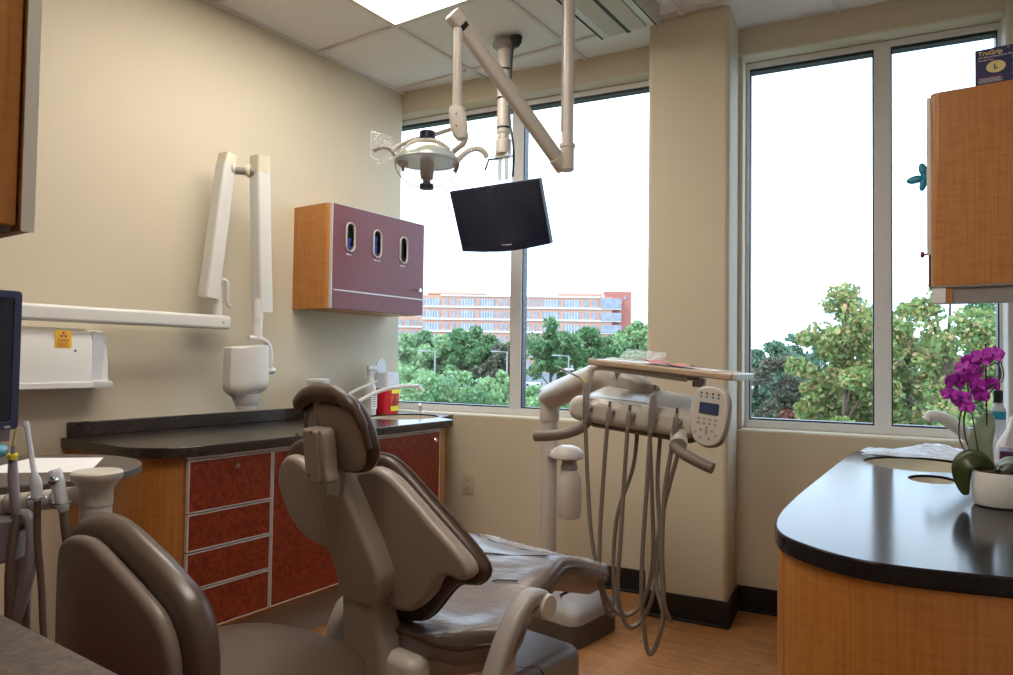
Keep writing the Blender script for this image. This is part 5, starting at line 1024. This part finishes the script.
# brick office block
t = root('office_building', G(0, 232, -6), 'long six storey brick office building with white bands and a glass corner bay', 'building')
def bbx(a0, a1, d0, d1, z0, z1, mb=None): return (mb or MB()).obox(G((a0 + a1) / 2, (d0 + d1) / 2, (z0 + z1) / 2), BX * (a1 - a0) / 2, BF * (d1 - d0) / 2, Z * (z1 - z0) / 2)
F_ = .3152
def pxa(p): return (p - 506.5) * F_
obj('brick_wall', bbx(pxa(422), pxa(612), 220, 245, -6, 20.9), 'brick', t, smooth=False)
obj('tower', bbx(pxa(605), pxa(632), 221.5, 246, -6, 22.9), 'brick2', t, smooth=False)
obj('penthouse', bbx(pxa(560), pxa(606), 226, 240, 20.9, 22.5), 'brick', t, smooth=False)
k = bbx(pxa(424), pxa(486), 224, 240, 20.9, 22.6); obj('penthouse', k, 'brick', t, smooth=False, bevel=1.2, seg=1)
obj('roof_unit', bbx(pxa(446), pxa(451), 228, 231, 22.6, 23.6), 'concrete', t, smooth=False); obj('roof_unit', bbx(pxa(603), pxa(608), 222, 224, 20.9, 22.0), 'concrete', t, smooth=False)
obj('cornice', bbx(pxa(440), pxa(600), 219.7, 220, 20.55, 21.1), 'concrete', t, smooth=False)
for r_ in range(6):
    z = 16.95 - 3.85 * r_; obj('white_band', bbx(pxa(422), pxa(621), 219.65, 220, z, z + .55), 'concrete', t, smooth=False)
cols = [(423.5, 440), (445, 448), (451.5, 455), (459, 474.5), (479, 494.5), (498.5, 502.5), (505.5, 508), (511, 520), (527, 530.5), (534.5, 538), (542, 559), (563, 580), (584, 588), (592, 596)]
for r_ in range(6):
    z = 17.5 - 3.85 * r_
    for a, b_ in cols:
        wn_ = obj('window', bbx(pxa(a), pxa(b_), 219.85, 220, z, z + 2.3), 'farglass', t, smooth=False)
        if b_ - a > 6:
            kk = MB(); n_ = 6
            for q in range(1, n_): aa = pxa(a) + (pxa(b_) - pxa(a)) * q / n_; bbx(aa - .07, aa + .07, 219.78, 219.86, z, z + 2.3, kk)
            obj('glazing_bars', kk, 'concrete', wn_, smooth=False)
    if r_ < 4 or True: obj('bay_window', bbx(pxa(600), pxa(621), 219.3, 221.6, z, z + (3.0 if r_ == 0 else 2.3)), 'farglass', t, smooth=False)
obj('entrance', bbx(pxa(520), pxa(600), 219.7, 220, -6, -3.2), 'farglass', t, smooth=False)
obj('small_window', bbx(pxa(624.5), pxa(626.5), 221.3, 221.5, 20.4, 21.5), 'farglass', t, smooth=False)
t = root('office_wing', G(pxa(395), 262, -6), 'lower brick office wing behind the left end of the main office building', 'building')
obj('brick_wall', bbx(pxa(330), pxa(424), 256, 280, -6, 16.2), 'brick', t, smooth=False)
for r_ in range(5):
    z = 12.6 - 3.85 * r_; obj('white_band', bbx(pxa(330), pxa(424), 255.7, 256, z - .6, z), 'concrete', t, smooth=False)
    for i in range(6): obj('window', bbx(pxa(372 + i * 8.4), pxa(377 + i * 8.4), 255.8, 256, z, z + 2.2), 'farglass', t, smooth=False)
# parked cars
def car(a, d, z, mt, label):
    t = root('car', G(a, d, z), label, 'car', 'cars parked by the offices')
    rs = [[G(a + x_, d + y_, z + z_) for x_, z_ in ((-2.2, .35), (-2.25, .7), (-2.1, .95), (-1.2, 1.02), (1.1, 1.02), (2.05, .85), (2.2, .6), (2.15, .35))] for y_ in (-.85, -.8, .8, .85)]
    b0_ = obj('body', MB().rings(rs), mt, t)
    rs = [[G(a + x_ * s_, d + y_, z + z_) for x_, z_ in ((-1.5, 1.0), (-1.0, 1.42), (.3, 1.45), (1.1, 1.0))] for y_, s_ in ((-.74, .95), (-.6, 1), (.6, 1), (.74, .95))]
    obj('cabin', MB().rings(rs), 'farglass', t)
    for x_ in (-1.35, 1.35):
        for y_ in (-.8, .8): obj('wheel', MB().cyl(G(a + x_, d + y_ - .1, z + .33), G(a + x_, d + y_ + .1, z + .33), .33, n=16), 'black', t)
car(-4.2, 186, -5.93, 'carw', 'white parked car just left of the first window mullion'); car(7.0, 183, -5.93, 'carw', 'white parked car right of the large tree trunk nearer the mullion')
car(15.6, 184, -5.93, 'carw', 'white parked car below the right side of the large tree'); car(.9, 190, -5.93, 'carg', 'grey parked car hidden behind the first window mullion')
car(10.9, 190, -5.93, 'carg', 'grey parked car directly behind the large tree trunk'); car(20.5, 187, -5.93, 'carg', 'dark grey parked car rightmost before the offices')
for (x_, y_, z_), lb_ in (((-51.6, 61.9, 1.9), 'leftmost pale parking lot lamp post'), ((-47.6, 70.8, 2.0), 'pale parking lot lamp post beside the dark brownish tree'), ((-40.6, 73.6, 1.6), 'pale parking lot lamp post just right of the window mullion')):
    t = root('lamp_post', (x_, y_, -9), lb_, 'lamp post'); obj('pole', MB().cyl((x_, y_, -9), (x_, y_, z_), .10, .08, 12), 'carg', t)
    obj('lamp_arm', MB().tube([(x_, y_, z_ - .1), tuple(V((x_, y_, z_)) - BX * 1.0)], .05, 8), 'carg', t); obj('lamp_head', MB().obox(V((x_, y_, z_)) - BX * 1.5, BX * .5, BF * .2, Z * .09), 'carg', t, bevel=.03)
# trees
def tree(x, y, zt, r, h, kind, label, seed):
    rg = np.random.default_rng(seed); dist = math.hypot(x, y)
    zg = -9 if dist < 75 else -9 + 2.4 * min(1, (dist - 60) / 50)
    name = {'ever': 'evergreen_tree', 'maple': 'maple_tree', 'red': 'red_shrub', 'pale': 'pale_tree', 'mid': 'green_tree', 'brown': 'brown_tree'}[kind]
    t = root(name, (x, y, zg), label, 'shrub' if kind == 'red' else 'tree', 'trees and shrubs outside the windows')
    sz_ = dist * (.0030 if dist > 35 else .0034); n = {'ever': 9000, 'maple': 9000, 'red': 2500}.get(kind, 5200 if dist > 40 else 9000)
    pass
    nc = 34 if kind != 'ever' else 44
    cs = []
    for i in range(nc):
        v = rg.normal(size=3); v /= np.linalg.norm(v); q = rg.random() ** .45; zz = v[2] * q
        wf = 1.0 if kind != 'ever' else (.25 + .75 * (1 - (zz + 1) / 2))
        if kind == 'maple': wf = 1 - .45 * max(zz, 0)
        cs.append((v[0] * q * r * wf * .85, v[1] * q * r * wf * .85, zt - h / 2 + zz * h / 2 * .88))
    cs.append((0, 0, zt - h * .10)); cs = np.array(cs); cr_ = r * (.30 if kind != 'ever' else .25) * rg.uniform(.6, 1.15, len(cs))
    idx = rg.integers(0, len(cs), n); dv = rg.normal(size=(n, 3)); dv /= np.linalg.norm(dv, axis=1)[:, None]
    c = cs[idx] + dv * (cr_[idx] * rg.random(n) ** .4)[:, None] * np.array([1, 1, .8 if kind != 'ever' else .5])
    c[:, 2] = np.maximum(np.minimum(c[:, 2], zt), zg + .3)
    a = rg.normal(size=(n, 3)); a /= np.linalg.norm(a, axis=1)[:, None]; b_ = np.cross(a, rg.normal(size=(n, 3))); b_ /= np.linalg.norm(b_, axis=1)[:, None]
    s1 = (sz_ * rg.uniform(.6, 1.5, n))[:, None]; s2 = s1 * .62
    vs = np.stack([c - a * s1, c - b_ * s2, c + a * s1, c + b_ * s2], 1).reshape(-1, 3)
    me = bpy.data.meshes.new('foliage'); me.vertices.add(4 * n); me.vertices.foreach_set('co', (vs - np.array([0, 0, zg])).astype(np.float32).ravel())
    me.loops.add(4 * n); me.loops.foreach_set('vertex_index', np.arange(4 * n, dtype=np.int32)); me.polygons.add(n)
    me.polygons.foreach_set('loop_start', np.arange(0, 4 * n, 4, dtype=np.int32)); me.polygons.foreach_set('loop_total', np.full(n, 4, dtype=np.int32)); me.update(calc_edges=True)
    o = bpy.data.objects.new('foliage', me); COL.objects.link(o); o.parent = t; me.materials.append(M['leaf_' + kind])
    k = MB(); tw = max(.07, r * .055); k.tube([(x, y, zg), (x + .02 * r, y, (zg + zt - h) / 2), (x, y, zt - h * .5), (x + .05 * r, y, zt - h * .15)], [tw * 1.4, tw, tw * .7, tw * .2], 8)
    for cc in cs[:12]: k.tube([(x, y, max(zg + .3, cc[2] - h * .22)), ((x * 2 + cc[0]) / 2, (y * 2 + cc[1]) / 2, cc[2] - h * .08), (x + cc[0], y + cc[1], cc[2])], [tw * .5, tw * .3, tw * .12], 5)
    obj('trunk', k, 'bark', t)
for i, (tr_, lb_) in enumerate(TREES): tree(*tr_, lb_, 100 + i)
